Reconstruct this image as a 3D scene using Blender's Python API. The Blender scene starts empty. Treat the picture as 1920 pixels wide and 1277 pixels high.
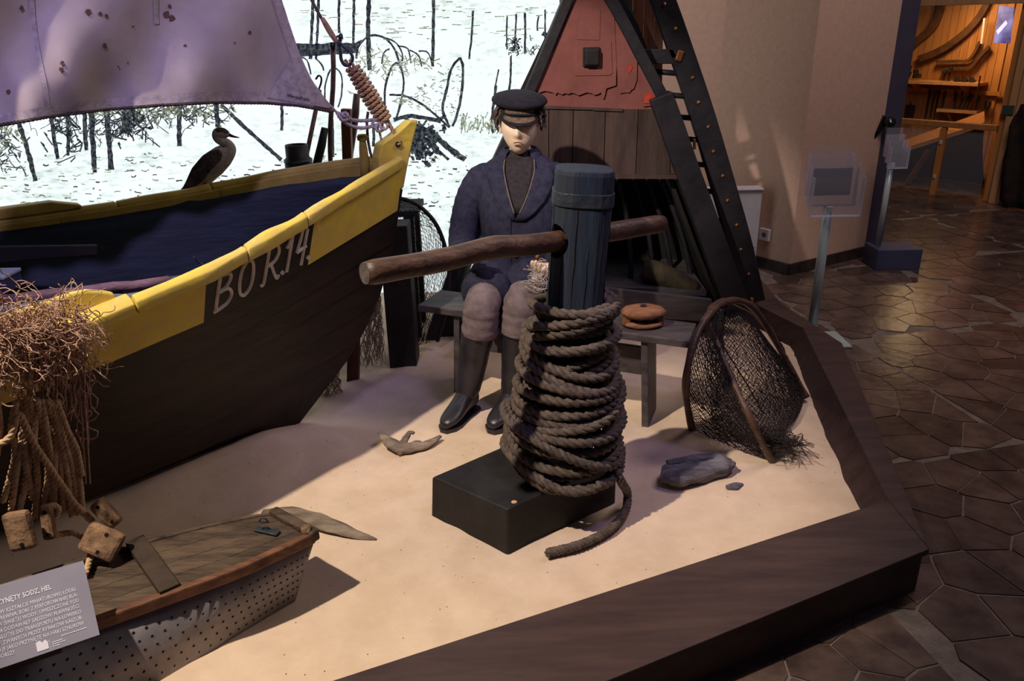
import bpy, bmesh, math, random
from mathutils import Vector as V, Matrix
random.seed(7)
SC = bpy.context.scene
COL = SC.collection
# ------------------------------------------------------------------ camera
F = 1470.0; P = math.radians(22.0); R = math.radians(1.2); H = 1.6
r0 = V((1, 0, 0)); u0 = V((0, math.sin(P), math.cos(P))); fw = V((0, math.cos(P), -math.sin(P)))
xc = math.cos(R) * r0 - math.sin(R) * u0
yc = math.sin(R) * r0 + math.cos(R) * u0
cam = bpy.data.cameras.new('camera')
cam.sensor_fit = 'HORIZONTAL'; cam.sensor_width = 36.0; cam.lens = F / 1920 * 36
cam.clip_start = 0.05
co = bpy.data.objects.new('camera', cam); COL.objects.link(co)
m = Matrix((xc, yc, -fw)).transposed().to_4x4(); m.translation = V((0, 0, H)); co.matrix_world = m
SC.camera = co
# ------------------------------------------------------------------ light
SC.view_settings.view_transform = 'Standard'; SC.view_settings.look = 'None'
SC.view_settings.exposure = 0.0; SC.view_settings.gamma = 1.0; SC.view_settings.use_curve_mapping = False
W = bpy.data.worlds.new('dim_hall'); SC.world = W; W.use_nodes = True
W.node_tree.nodes['Background'].inputs[0].default_value = (0.50, 0.45, 0.62, 1)
W.node_tree.nodes['Background'].inputs[1].default_value = 0.065

def spot(name, loc, tgt, col, power, deg, blend=.3, rad=.04):
    l = bpy.data.lights.new(name, 'SPOT'); l.color = col; l.energy = power
    l.spot_size = math.radians(deg); l.spot_blend = blend; l.shadow_soft_size = rad
    o = bpy.data.objects.new(name, l); COL.objects.link(o); o.location = loc
    o.rotation_euler = (V(tgt) - V(loc)).to_track_quat('-Z', 'Y').to_euler(); return o

def area(name, loc, tgt, col, power, sx, sy):
    l = bpy.data.lights.new(name, 'AREA'); l.color = col; l.energy = power; l.shape = 'RECTANGLE'; l.size = sx; l.size_y = sy
    o = bpy.data.objects.new(name, l); COL.objects.link(o); o.location = loc
    o.rotation_euler = (V(tgt) - V(loc)).to_track_quat('-Z', 'Y').to_euler(); return o

spot('warm_track_spot', (-1.95, 0.7, 4.3), (-0.35, 2.15, 0.2), (1.0, .87, .72), 900, 34, .55, .05)
spot('shed_fill_spot', (-1.3, 0.6, 2.95), (0.16, 3.45, 1.25), (1.0, .88, .78), 560, 21, .6, .04)  # added to brighten the shed gable and the seated figure's face
spot('violet_track_spot', (1.2, 1.2, 3.9), (0.2, 2.9, 0.3), (.50, .40, 1.0), 100, 38, .8, .25)
spot('sail_track_spot', (-0.9, 0.5, 3.4), (-1.25, 2.6, 1.7), (.52, .44, 1.0), 230, 42, .8, .08)
area('hall_fill_area', (2.5, 3.2, 4.2), (2.0, 4.8, 0.8), (1.0, .84, .80), 60, 1.6, 1.6)  # added soft fill standing in for the hall's ambient light

# ------------------------------------------------------------------ pixel helpers (1920x1277 frame)
def ray(x, y):
    dx = x - 960; dy = y - 638.5
    a = dx * math.cos(R) - dy * math.sin(R); b = -(dx * math.sin(R) + dy * math.cos(R))
    return a * r0 + b * u0 + F * fw
def onz(x, y, z):
    d = ray(x, y); return V((0, 0, H)) + d * ((z - H) / d.z)
def at(x, y, Y):
    d = ray(x, y); return V((0, 0, H)) + d * (Y / d.y)
def onp(x, y, p, n):
    d = ray(x, y); o = V((0, 0, H)); return o + d * ((V(p) - o).dot(n) / d.dot(n))
def lerp(a, b, t): return a + (b - a) * t
def interp(tab, x):
    if x <= tab[0][0]: return tab[0][1]
    for (x0, v0), (x1, v1) in zip(tab, tab[1:]):
        if x <= x1:
            t = (x - x0) / (x1 - x0); return v0 + (v1 - v0) * t
    return tab[-1][1]
def smooth_path(pts, n=8, closed=False):
    P_ = [V(p) for p in pts]; out = []; N = len(P_)
    rng = range(N if closed else N - 1)
    for i in rng:
        p0 = P_[(i - 1) % N] if (closed or i > 0) else P_[0]
        p1 = P_[i]; p2 = P_[(i + 1) % N]; p3 = P_[(i + 2) % N] if (closed or i + 2 < N) else P_[-1]
        for k in range(n):
            t = k / n
            out.append(.5 * ((2 * p1) + (p2 - p0) * t + (2 * p0 - 5 * p1 + 4 * p2 - p3) * t * t + (3 * p1 - p0 - 3 * p2 + p3) * t ** 3))
    if not closed: out.append(P_[-1])
    return out
def resample(path, step):
    out = [path[0].copy()]; acc = 0
    for a, b in zip(path, path[1:]):
        L = (b - a).length
        if L < 1e-9: continue
        d = step - acc
        while d <= L:
            out.append(a.lerp(b, d / L)); d += step
        acc = L - (d - step)
    return out
def frames(path, closed=False):
    n = len(path); T = []
    for i in range(n):
        a = path[(i - 1) % n] if (closed or i > 0) else path[0]
        b = path[(i + 1) % n] if (closed or i < n - 1) else path[-1]
        t = (b - a); T.append(t.normalized() if t.length > 1e-9 else V((0, 0, 1)))
    u = T[0].orthogonal().normalized(); U = []
    for i in range(n):
        if i:
            q = T[i - 1].rotation_difference(T[i]); u = q @ u
            u = (u - T[i] * u.dot(T[i])).normalized()
        U.append(u.copy())
    return T, U

# ------------------------------------------------------------------ mesh builder
ORG = {}
class MB:
    def __init__(s): s.v = []; s.f = []
    def add(s, vs, fs):
        o = len(s.v); s.v += [V(p) for p in vs]; s.f += [[i + o for i in f] for f in fs]; return s
    def box(s, c, size, rot=None):
        c = V(c); a, b, h = [x / 2 for x in size]
        vs = [V((x, y, z)) for x in (-a, a) for y in (-b, b) for z in (-h, h)]
        if rot is not None: vs = [rot @ p for p in vs]
        return s.add([c + p for p in vs], [(0, 1, 3, 2), (4, 6, 7, 5), (0, 4, 5, 1), (2, 3, 7, 6), (0, 2, 6, 4), (1, 5, 7, 3)])
    def bar(s, a, b, w, t, up=(0, 0, 1)):
        a = V(a); b = V(b); d = (b - a).normalized(); up = V(up)
        x = d.cross(up).normalized(); y = x.cross(d).normalized()
        vs = [p + x * sx * w / 2 + y * sy * t / 2 for p in (a, b) for sx, sy in ((-1, -1), (1, -1), (1, 1), (-1, 1))]
        return s.add(vs, [(3, 2, 1, 0), (4, 5, 6, 7), (0, 1, 5, 4), (1, 2, 6, 5), (2, 3, 7, 6), (3, 0, 4, 7)])
    def prism(s, poly, th):
        th = V(th); n = len(poly); poly = [V(p) for p in poly]
        return s.add(poly + [p + th for p in poly], [list(range(n))[::-1], list(range(n, 2 * n))] + [(i, (i + 1) % n, n + (i + 1) % n, n + i) for i in range(n)])
    def tube(s, path, r, n=8, closed=False, flat=1.0, up=None):
        path = [V(p) for p in path]; T, U = frames(path, closed); N = len(path); vs = []
        for i, p in enumerate(path):
            rr = r[i] if isinstance(r, (list, tuple)) else r
            u = U[i]
            if up is not None:
                u = V(up) - T[i] * V(up).dot(T[i]); u.normalize()
            w = T[i].cross(u)
            for k in range(n):
                a = 2 * math.pi * k / n; vs.append(p + u * rr * flat * math.cos(a) + w * rr * math.sin(a))
        fs = []
        for i in range(N if closed else N - 1):
            j = (i + 1) % N
            for k in range(n):
                l = (k + 1) % n; fs.append((i * n + k, i * n + l, j * n + l, j * n + k))
        if not closed: fs += [list(range(n))[::-1], list(range((N - 1) * n, N * n))]
        return s.add(vs, fs)
    def rope(s, path, r, pitch=None, n=5, spp=7):
        pitch = pitch or r * 5.2; path = resample([V(p) for p in path], pitch / spp)
        if len(path) < 3: return s
        T, U = frames(path)
        for k in range(3):
            sp = []
            for i, p in enumerate(path):
                a = 2 * math.pi * (i / spp + k / 3); w = T[i].cross(U[i])
                sp.append(p + (U[i] * math.cos(a) + w * math.sin(a)) * r * .48)
            s.tube(sp, r * .56, n)
        return s
    def loft(s, rings, caps=True, closed=True):
        n = len(rings[0]); vs = [p for r in rings for p in r]; fs = []
        for i in range(len(rings) - 1):
            for k in range(n if closed else n - 1):
                l = (k + 1) % n; fs.append((i * n + k, i * n + l, (i + 1) * n + l, (i + 1) * n + k))
        if caps and closed: fs += [list(range(n))[::-1], list(range((len(rings) - 1) * n, len(rings) * n))]
        return s.add(vs, fs)
    def lathe(s, prof, c=(0, 0, 0), n=24, mat=None, sx=1, sy=1):
        rings = []
        for r, z in prof:
            ring = [V((r * math.cos(2 * math.pi * k / n) * sx, r * math.sin(2 * math.pi * k / n) * sy, z)) for k in range(n)]
            if mat is not None: ring = [mat @ p for p in ring]
            rings.append([p + V(c) for p in ring])
        return s.loft(rings)
    def grid(s, rows): return s.loft(rows, caps=False, closed=False)
    def build(s, name, mat, parent=None, smooth=False, bevel=0, sub=0, solid=0, origin=None, wire=0, jitter=0):
        if parent is not None: org = ORG[parent.name]
        elif origin is not None: org = V(origin)
        else:
            xs = [p.x for p in s.v]; ys = [p.y for p in s.v]; zs = [p.z for p in s.v]
            org = V(((min(xs) + max(xs)) / 2, (min(ys) + max(ys)) / 2, min(zs)))
        me = bpy.data.meshes.new(name)
        me.from_pydata([tuple(p - org + (V((random.uniform(-1, 1), random.uniform(-1, 1), random.uniform(-1, 1))) * jitter if jitter else V())) for p in s.v], [], s.f)
        bm = bmesh.new(); bm.from_mesh(me); bmesh.ops.recalc_face_normals(bm, faces=bm.faces); bm.to_mesh(me); bm.free()
        if smooth:
            for p in me.polygons: p.use_smooth = True
        if mat: me.materials.append(mat)
        o = bpy.data.objects.new(name, me); COL.objects.link(o)
        if parent is not None: o.parent = parent
        else: o.location = org
        ORG[o.name] = org
        if solid:
            md = o.modifiers.new('solid', 'SOLIDIFY'); md.thickness = solid; md.offset = 0
        if wire:
            md = o.modifiers.new('wire', 'WIREFRAME'); md.thickness = wire; md.use_even_offset = False
        if bevel:
            md = o.modifiers.new('bevel', 'BEVEL'); md.width = bevel; md.segments = 2; md.limit_method = 'ANGLE'
        if sub:
            md = o.modifiers.new('sub', 'SUBSURF'); md.levels = sub; md.render_levels = sub
        return o
def tag(o, label=None, cat=None, group=None, kind=None):
    if label: o['label'] = label
    if cat: o['category'] = cat
    if group: o['group'] = group
    if kind: o['kind'] = kind
    return o
def thing(name, loc, label, cat, group=None):
    o = bpy.data.objects.new(name, None); COL.objects.link(o); o.location = loc; o.empty_display_size = .1
    ORG[o.name] = V(loc); return tag(o, label, cat, group)

# ------------------------------------------------------------------ materials
def lin(c): return tuple(((x / 255 / 12.92) if x / 255 <= .04045 else ((x / 255 + .055) / 1.055) ** 2.4) for x in c) + (1,)
MATS = {}
def pm(name, c1, c2, rough=.7, scale=8, stretch=(1, 1, 1), bump=.25, c3=None, metal=0, spec=.3, detail=6, rnd=0, bdist=.01, lo=.35, hi=.65, rot=(0, 0, 0)):
    """two/three tone noise material in object space, with fine relief"""
    m = bpy.data.materials.new(name); m.use_nodes = True; nt = m.node_tree; N = nt.nodes; L = nt.links
    b = N['Principled BSDF']; b.inputs['Roughness'].default_value = rough; b.inputs['Metallic'].default_value = metal
    b.inputs['Specular IOR Level'].default_value = spec
    tc = N.new('ShaderNodeTexCoord'); mp = N.new('ShaderNodeMapping'); mp.inputs['Scale'].default_value = stretch; mp.inputs['Rotation'].default_value = rot
    L.new(tc.outputs['Object'], mp.inputs['Vector'])
    nz = N.new('ShaderNodeTexNoise'); nz.inputs['Scale'].default_value = scale; nz.inputs['Detail'].default_value = detail; nz.inputs['Roughness'].default_value = .62
    L.new(mp.outputs[0], nz.inputs['Vector'])
    cr = N.new('ShaderNodeValToRGB'); e = cr.color_ramp.elements
    e[0].position = lo; e[0].color = lin(c1); e[1].position = hi; e[1].color = lin(c2)
    if c3: x = e.new((lo + hi) / 2 + .12); x.color = lin(c3); e[2].position = min(1, hi + .1)
    L.new(nz.outputs['Fac'], cr.inputs[0]); out = cr.outputs[0]
    if rnd:
        oi = N.new('ShaderNodeObjectInfo'); hs = N.new('ShaderNodeHueSaturation'); mr = N.new('ShaderNodeMapRange')
        mr.inputs['To Min'].default_value = 1 - rnd; mr.inputs['To Max'].default_value = 1 + rnd
        L.new(oi.outputs['Random'], mr.inputs['Value']); L.new(mr.outputs[0], hs.inputs['Value']); L.new(out, hs.inputs['Color']); out = hs.outputs[0]
    L.new(out, b.inputs['Base Color'])
    if bump:
        n2 = N.new('ShaderNodeTexNoise'); n2.inputs['Scale'].default_value = scale * 3.1; n2.inputs['Detail'].default_value = 5
        L.new(mp.outputs[0], n2.inputs['Vector'])
        bp = N.new('ShaderNodeBump'); bp.inputs['Strength'].default_value = bump; bp.inputs['Distance'].default_value = bdist
        L.new(n2.outputs['Fac'], bp.inputs['Height']); L.new(bp.outputs[0], b.inputs['Normal'])
    MATS[name] = m; return m
M = {}
M['sand'] = pm('sand', (206, 180, 154), (218, 193, 168), .95, 9, bump=.5, bdist=.004, spec=.1)
# dark shell and weed specks in the sand
nt = M['sand'].node_tree; N_, L_ = nt.nodes, nt.links
b_ = N_['Principled BSDF']; src = b_.inputs['Base Color'].links[0].from_socket
tc = N_.new('ShaderNodeTexCoord'); vo = N_.new('ShaderNodeTexVoronoi'); vo.inputs['Scale'].default_value = 46; L_.new(tc.outputs['Object'], vo.inputs['Vector'])
n3 = N_.new('ShaderNodeTexNoise'); n3.inputs['Scale'].default_value = 330; n3.inputs['Detail'].default_value = 2; L_.new(tc.outputs['Object'], n3.inputs['Vector'])
c5 = N_.new('ShaderNodeValToRGB'); c5.color_ramp.elements[0].position = .07; c5.color_ramp.elements[1].position = .11
c5.color_ramp.elements[0].color = (1, 1, 1, 1); c5.color_ramp.elements[1].color = (0, 0, 0, 1); L_.new(vo.outputs['Distance'], c5.inputs[0])
wn = N_.new('ShaderNodeTexWhiteNoise'); L_.new(vo.outputs['Position'], wn.inputs['Vector'])
gt = N_.new('ShaderNodeMath'); gt.operation = 'GREATER_THAN'; gt.inputs[1].default_value = .82; L_.new(wn.outputs['Value'], gt.inputs[0])
mu = N_.new('ShaderNodeMath'); mu.operation = 'MULTIPLY'; L_.new(gt.outputs[0], mu.inputs[0]); L_.new(c5.outputs[0], mu.inputs[1])
mx = N_.new('ShaderNodeMixRGB'); L_.new(mu.outputs[0], mx.inputs[0]); L_.new(src, mx.inputs[1]); mx.inputs[2].default_value = lin((70, 52, 42))
gr = N_.new('ShaderNodeMixRGB'); gr.blend_type = 'MULTIPLY'; gr.inputs[0].default_value = .35; L_.new(mx.outputs[0], gr.inputs[1]); L_.new(n3.outputs['Color'], gr.inputs[2])
L_.new(mx.outputs[0], b_.inputs['Base Color'])
M['rim'] = pm('rim_wood', (58, 43, 43), (78, 58, 55), .5, 3, (1, 6, 6), .12, spec=.35, rot=(0, 0, -.4))
M['stone'] = pm('flagstone', (68, 53, 50), (104, 84, 76), .24, 7, bump=.25, spec=.5, rnd=.28, bdist=.006)
M['grout'] = pm('grout', (104, 92, 86), (132, 118, 110), .5, 20, bump=.3)
M['wall'] = pm('wall_plaster', (186, 152, 134), (194, 160, 142), .85, 30, bump=.12, bdist=.003)
M['base'] = pm('skirting_stone', (40, 32, 32), (62, 50, 46), .5, 12)
M['jamb'] = pm('jamb_paint', (66, 60, 78), (74, 68, 86), .5, 6, bump=.05)
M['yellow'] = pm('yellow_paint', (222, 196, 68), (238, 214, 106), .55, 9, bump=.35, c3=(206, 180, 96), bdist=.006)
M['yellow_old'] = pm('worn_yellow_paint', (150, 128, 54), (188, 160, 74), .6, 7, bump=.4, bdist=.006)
M['hull'] = pm('tarred_hull', (30, 24, 22), (50, 38, 32), .55, 5, (1, 1, 4), .4, bdist=.006)
M['hull_in'] = pm('blue_black_lining', (16, 22, 32), (30, 42, 56), .6, 4, (1, 1, 5), .4, bdist=.006)
M['black'] = pm('black_paint', (18, 15, 15), (27, 22, 21), .55, 9, bump=.3)
M['letter'] = pm('white_letter_paint', (196, 182, 172), (222, 210, 200), .6, 30)
M['canvas'] = pm('sail_canvas', (176, 162, 152), (204, 190, 180), .9, 5, bump=.35, bdist=.003, c3=(192, 178, 168))
M['canvas_edge'] = pm('canvas_hem', (160, 148, 142), (196, 184, 176), .9, 40, bump=.4, bdist=.003)
M['ink'] = pm('stitched_ink', (40, 36, 48), (56, 50, 60), .8, 40)
M['stain'] = pm('rust_stain', (98, 66, 62), (124, 86, 76), .9, 60)
M['rope'] = pm('hemp_rope', (172, 138, 104), (210, 176, 138), .9, 60, bump=.5, bdist=.002)
M['rope_dark'] = pm('tarred_rope', (70, 60, 54), (104, 90, 80), .85, 50, bump=.5, bdist=.002)
M['rope_white'] = pm('pale_rope', (170, 158, 160), (206, 194, 192), .85, 60, bump=.5, bdist=.002)
M['rope_brown'] = pm('brown_lashing', (146, 110, 84), (188, 150, 118), .85, 60, bump=.5, bdist=.002)
M['twine'] = pm('net_twine', (158, 124, 106), (202, 164, 142), .9, 60, bump=.2)
M['twine_pale'] = pm('pale_net_twine', (140, 126, 100), (178, 162, 134), .9, 60, bump=.2)
M['net_dark'] = pm('dark_net', (34, 28, 26), (62, 52, 44), .9, 60, bump=0)
M['cork'] = pm('float_wood', (160, 126, 96), (204, 168, 132), .85, 18, bump=.6, c3=(96, 70, 54))
M['hole'] = pm('hole_dark', (14, 11, 10), (22, 18, 16), .9, 20, bump=0)
M['post'] = pm('capstan_timber', (40, 52, 68), (66, 80, 96), .65, 4, (4, 4, .5), .55, c3=(48, 52, 60), bdist=.01)
M['iron'] = pm('blued_iron', (52, 58, 66), (74, 80, 88), .5, 20, metal=.5, bump=.3)
M['bar'] = pm('bar_wood', (64, 44, 34), (98, 70, 54), .45, 4, (1, 5, 5), .4, rot=(0, 0, -.7), spec=.4)
M['bar_end'] = pm('bar_end_grain', (74, 66, 62), (110, 98, 90), .7, 60)
M['block'] = pm('black_timber', (24, 22, 22), (44, 40, 40), .6, 6, bump=.5, bdist=.008)
M['drift'] = pm('driftwood', (96, 82, 72), (150, 134, 116), .85, 9, (1, 3, 3), .7, bdist=.008)
M['drift_grey'] = pm('grey_driftwood', (70, 66, 76), (124, 118, 124), .8, 9, (1, 4, 4), .7, bdist=.008)
M['felt'] = pm('red_felt', (118, 70, 66), (164, 100, 88), .85, 5, bump=.6, c3=(136, 82, 76), bdist=.008)
M['felt_bright'] = pm('bright_red_felt', (150, 52, 44), (190, 70, 54), .85, 12, bump=.6)
M['shed'] = pm('shed_plank', (58, 44, 42), (82, 64, 58), .6, 5, (3, 3, .6), .4, rnd=.12)
M['shed_dark'] = pm('shed_timber', (26, 24, 30), (42, 38, 44), .55, 6, bump=.35)
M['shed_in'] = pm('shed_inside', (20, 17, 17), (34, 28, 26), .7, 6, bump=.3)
M['redboard'] = pm('brown_red_board', (66, 38, 28), (98, 54, 36), .6, 5, (3, 3, .5), .3, rnd=.25)
M['rivet'] = pm('copper_rivet', (104, 68, 44), (140, 92, 56), .5, 40, metal=.6)
M['bench'] = pm('bench_wood', (60, 54, 56), (88, 80, 80), .45, 6, (1, 4, 4), .3, rot=(0, 0, .4))
M['pulley'] = pm('orange_block_wood', (118, 78, 56), (158, 108, 76), .7, 14, (1, 3, 3), .6, bdist=.006)
M['skin'] = pm('mannequin_skin', (234, 204, 174), (240, 214, 186), .5, 12, bump=.05)
M['coat'] = pm('navy_wool', (42, 42, 58), (58, 57, 74), .95, 40, bump=.5, bdist=.002, spec=.1)
M['coat_edge'] = pm('worn_coat_edge', (96, 84, 80), (118, 104, 96), .9, 40, bump=.2)
M['jumper'] = pm('black_jumper', (38, 34, 38), (56, 50, 52), .95, 60, bump=.5, bdist=.002)
M['trouser'] = pm('mauve_trouser', (98, 84, 86), (126, 110, 110), .95, 22, bump=.4, bdist=.003)
M['boot'] = pm('black_leather', (30, 27, 32), (48, 44, 50), .38, 9, bump=.25, spec=.5)
M['capcloth'] = pm('black_cap_cloth', (22, 20, 28), (36, 33, 42), .9, 40, bump=.4, bdist=.002)
M['braid'] = pm('gold_braid', (82, 66, 52), (124, 104, 82), .6, 90, bump=.5, bdist=.002)
M['hair'] = pm('brown_hair', (58, 46, 42), (98, 80, 70), .7, 60)
M['button'] = pm('brass_button', (150, 92, 48), (186, 124, 70), .35, 30, metal=.7)
M['plumage'] = pm('grey_plumage', (150, 140, 140), (186, 176, 172), .9, 24, bump=.4)
M['wing'] = pm('dark_plumage', (52, 44, 44), (96, 84, 80), .9, 30, bump=.5)
M['beak'] = pm('dark_beak', (40, 38, 42), (66, 62, 64), .5, 20)
M['perf'] = pm('perforated_sheet', (120, 114, 118), (148, 142, 144), .55, 8, metal=.3, bump=.2)
M['deck'] = pm('box_deck_wood', (56, 44, 36), (98, 80, 64), .75, 7, (1, 5, 5), .7, bdist=.008, rot=(0, 0, -.4), rnd=.15)
M['rail'] = pm('box_rail_wood', (88, 56, 42), (128, 86, 62), .6, 7, (1, 4, 4), .5, rot=(0, 0, -.4))
M['card'] = pm('grey_card', (138, 134, 150), (146, 142, 158), .6, 10, bump=0)
M['cardtext'] = pm('card_lettering', (224, 220, 236), (232, 228, 242), .6, 10, bump=0)
M['oar'] = pm('oar_wood', (96, 70, 84), (124, 94, 104), .5, 6, (1, 5, 5), .3)
M['greyoar'] = pm('grey_oar', (84, 88, 100), (110, 112, 122), .6, 6, bump=.3)
M['paint'] = pm('pale_box_paint', (170, 180, 184), (196, 204, 206), .6, 8)
M['white'] = pm('white_enamel', (196, 190, 196), (206, 200, 206), .4, 8, bump=0)
M['grille'] = pm('grey_grille', (110, 106, 112), (130, 126, 130), .5, 8, bump=0)
M['tubepaint'] = pm('pale_metal_tube', (166, 182, 184), (184, 198, 200), .35, 8, bump=0, metal=.2)
M['bluebox'] = pm('blue_plinth', (62, 64, 92), (74, 76, 104), .5, 8, bump=.05)
M['pine'] = pm('pine_plank', (176, 116, 62), (200, 138, 80), .55, 4, (4, 4, .4), .2, rnd=.12)
M['pine_light'] = pm('pine_post', (190, 140, 96), (208, 160, 116), .55, 4, (4, 4, .4), .2)
M['timber'] = pm('bent_timber', (74, 46, 26), (104, 66, 38), .7, 8, bump=.4)
M['tool'] = pm('dark_tool', (34, 26, 22), (60, 46, 36), .6, 20)
M['darkhull'] = pm('dark_hull_plank', (46, 30, 22), (70, 46, 32), .7, 6, bump=.3)  # dark brown planking of the unfinished hull
M['greensign'] = pm('green_plate', (56, 72, 66), (66, 82, 76), .5, 8, bump=0)
M['knob'] = pm('black_plastic', (14, 13, 15), (20, 19, 22), .25, 8, bump=0, spec=.6)
M['mosslog'] = pm('mossy_log', (44, 38, 26), (70, 60, 40), .85, 12, bump=.6)
M['batten'] = pm('dark_batten', (50, 40, 33), (72, 58, 48), .7, 9, bump=.5)
M['lip'] = pm('lip_paint', (208, 164, 142), (214, 172, 150), .5, 12, bump=0)
M['edge_form'] = pm('dark_form', (34, 24, 20), (52, 38, 30), .9, 12)

def emit(name, col, s):
    m = bpy.data.materials.new(name); m.use_nodes = True; b = m.node_tree.nodes['Principled BSDF']
    b.inputs['Base Color'].default_value = col; b.inputs['Emission Color'].default_value = col; b.inputs['Emission Strength'].default_value = s
    return m
def clear(name, col=(1, 1, 1, 1), rough=.03, mixf=.82):
    m = bpy.data.materials.new(name); m.use_nodes = True; nt = m.node_tree; N = nt.nodes
    tr = N.new('ShaderNodeBsdfTransparent'); tr.inputs[0].default_value = col
    gl = N['Principled BSDF']; gl.inputs['Base Color'].default_value = (.85, .85, .95, 1); gl.inputs['Roughness'].default_value = rough
    mi = N.new('ShaderNodeMixShader'); mi.inputs[0].default_value = 1 - mixf
    nt.links.new(tr.outputs[0], mi.inputs[1]); nt.links.new(gl.outputs[0], mi.inputs[2]); nt.links.new(mi.outputs[0], N['Material Output'].inputs[0])
    return m
M['glass'] = clear('barrier_glass', (.93, .95, .95, 1), .02, .93)
M['acrylic'] = clear('acrylic', (.97, .97, .99, 1), .05, .93)
M['acrylic_edge'] = clear('acrylic_edge', (.9, .9, 1, 1), .1, .6)

S = .08          # sand level
ZT = .17         # rim top
# ================================================================== SETTING
# floor: dark crazy paving in square panels
def clip(poly, p, n):
    out = []
    for i in range(len(poly)):
        a = poly[i]; b = poly[(i + 1) % len(poly)]; da = (a - p).dot(n); db = (b - p).dot(n)
        if da <= 0: out.append(a)
        if (da < 0 < db) or (db < 0 < da): out.append(a + (b - a) * (da / (da - db)))
    return out
fl = MB().prism([(-5, -1.5, -.03), (7.5, -1.5, -.03), (7.5, 11, -.03), (-5, 11, -.03)], (0, 0, .026)).build('floor', M['grout'], origin=(0, 0, 0))
tag(fl, kind='structure')
rs = random.Random(3)
ang = .22; ca, sa = math.cos(ang), math.sin(ang); PS = 1.15; cell = PS / 6.5
stones = []
def in_sandbox(x, y):
    return y > 1.05 + .47 * (x + .5) + .35 and x < 1.1 + .2 * (y - 1.9)
pts = {}
for i in range(-24, 48):
    for j in range(-14, 66):
        pts[i, j] = V((cell * (i + rs.uniform(.08, .92)), cell * (j + rs.uniform(.08, .92)), 0))
for (i, j), p in pts.items():
    w = V((p.x * ca - p.y * sa, p.x * sa + p.y * ca, 0)) + V((.3, 0, 0))
    if w.x < -.6 or w.x > 5.6 or w.y < .75 or w.y > 8.6: continue
    if in_sandbox(w.x, w.y) or (w.y > 5.6 and w.x < 2.2): continue
    a0 = math.floor(p.x / PS) * PS; b0 = math.floor(p.y / PS) * PS
    poly = [V((a0, b0, 0)), V((a0 + PS, b0, 0)), V((a0 + PS, b0 + PS, 0)), V((a0, b0 + PS, 0))]
    for di in range(-2, 3):
        for dj in range(-2, 3):
            q = pts.get((i + di, j + dj))
            if q is None or (di == 0 and dj == 0): continue
            poly = clip(poly, (p + q) / 2, (q - p).normalized())
            if not poly: break
        if not poly: break
    if not poly or len(poly) < 3: continue
    c = sum(poly, V()) / len(poly); g = rs.uniform(.002, .005)
    poly = [v + (c - v).normalized() * min(g * 1.4, (c - v).length * .4) for v in poly]
    poly = [V((v.x * ca - v.y * sa + .3, v.x * sa + v.y * ca, 0)) for v in poly]
    stones.append((w, poly, rs.uniform(-.001, .001)))
def vis(w):
    d = w - V((0, 0, H)); c = d.dot(fw)
    if c < .3: return False
    x = 960 + d.dot(xc) * F / c; y = 638 - d.dot(yc) * F / c
    return -40 < x < 1960 and -40 < y < 1320 and (x > 1380 or y > 1040)
stones.sort(key=lambda s: (0 if vis(s[0]) else 1, s[0].length))
rest = MB()
for k, (w, poly, dz) in enumerate(stones):
    tgt_ = MB() if k < 300 else rest
    tgt_.prism([v + V((0, 0, -.012)) for v in poly], (0, 0, .012 + dz))
    if k < 300: tgt_.build('flagstone', M['stone'], fl)
tag(rest.build('flagstone', M['stone'], fl), kind='stuff')

# walls
def wall(name, pts, z0, z1, mat, th=.08):
    mb = MB()
    for (a, b) in zip(pts, pts[1:]):
        d = V((b[0] - a[0], b[1] - a[1], 0)).normalized(); n = V((-d.y, d.x, 0)) * th
        mb.prism([(a[0], a[1], z0), (b[0], b[1], z0), (b[0], b[1], z1), (a[0], a[1], z1)], n)
    return tag(mb.build(name, mat, origin=(0, 0, 0)), kind='structure')
PA, PF, PC, PD = (1.46, 5.62), (1.70, 5.27), (1.866, 5.038), (2.54, 5.44)
wall('wall_back', [(-5, 5.9), PA], 0, 4.4, M['wall'])
wall('wall_pier', [PA, PF, PC], 0, 4.4, M['wall'])
wall('wall_right', [PC, PD], 0, 4.4, M['wall'])
def off(p, q, d):   # shift a segment towards the camera
    v = V((q[0] - p[0], q[1] - p[1], 0)).normalized(); n = V((v.y, -v.x, 0)) * d
    return (p[0] + n.x, p[1] + n.y), (q[0] + n.x, q[1] + n.y)
a_, b_ = off(PF, PC, .015); c_, d_ = off(PC, PD, .015)
wall('baseboard_pier', [a_, (b_[0] - .004, b_[1] - .012)], 0, .075, M['base'], .02)
wall('baseboard_right', [(c_[0] - .012, c_[1] - .006), d_], 0, .075, M['base'], .02)
wall('door_1', [PD, (2.72, 5.56), (2.78, 5.75)], 0, 4.4, M['jamb'], .05)
# black clamp knob on the jamb
kb = thing('jamb_knob', at(1665, 228, 5.42), 'black round clamp knob on the dark grey door jamb', 'knob')
c = at(1665, 228, 5.40)
mt = Matrix.Rotation(math.radians(90), 3, 'X')
MB().lathe([(.0, .0), (.03, .0), (.034, .02), (.03, .05), (.0, .055)], c, 20, mt).build('knob_cap', M['knob'], kb, True)
MB().prism([c + V((-.03, .0, .04)), c + V((.0, .0, .02)), c + V((-.01, 0, -.03)), c + V((-.07, 0, -.11)), c + V((-.085, 0, -.1))], (0, .03, 0)).build('clamp_arm', M['knob'], kb)
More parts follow.
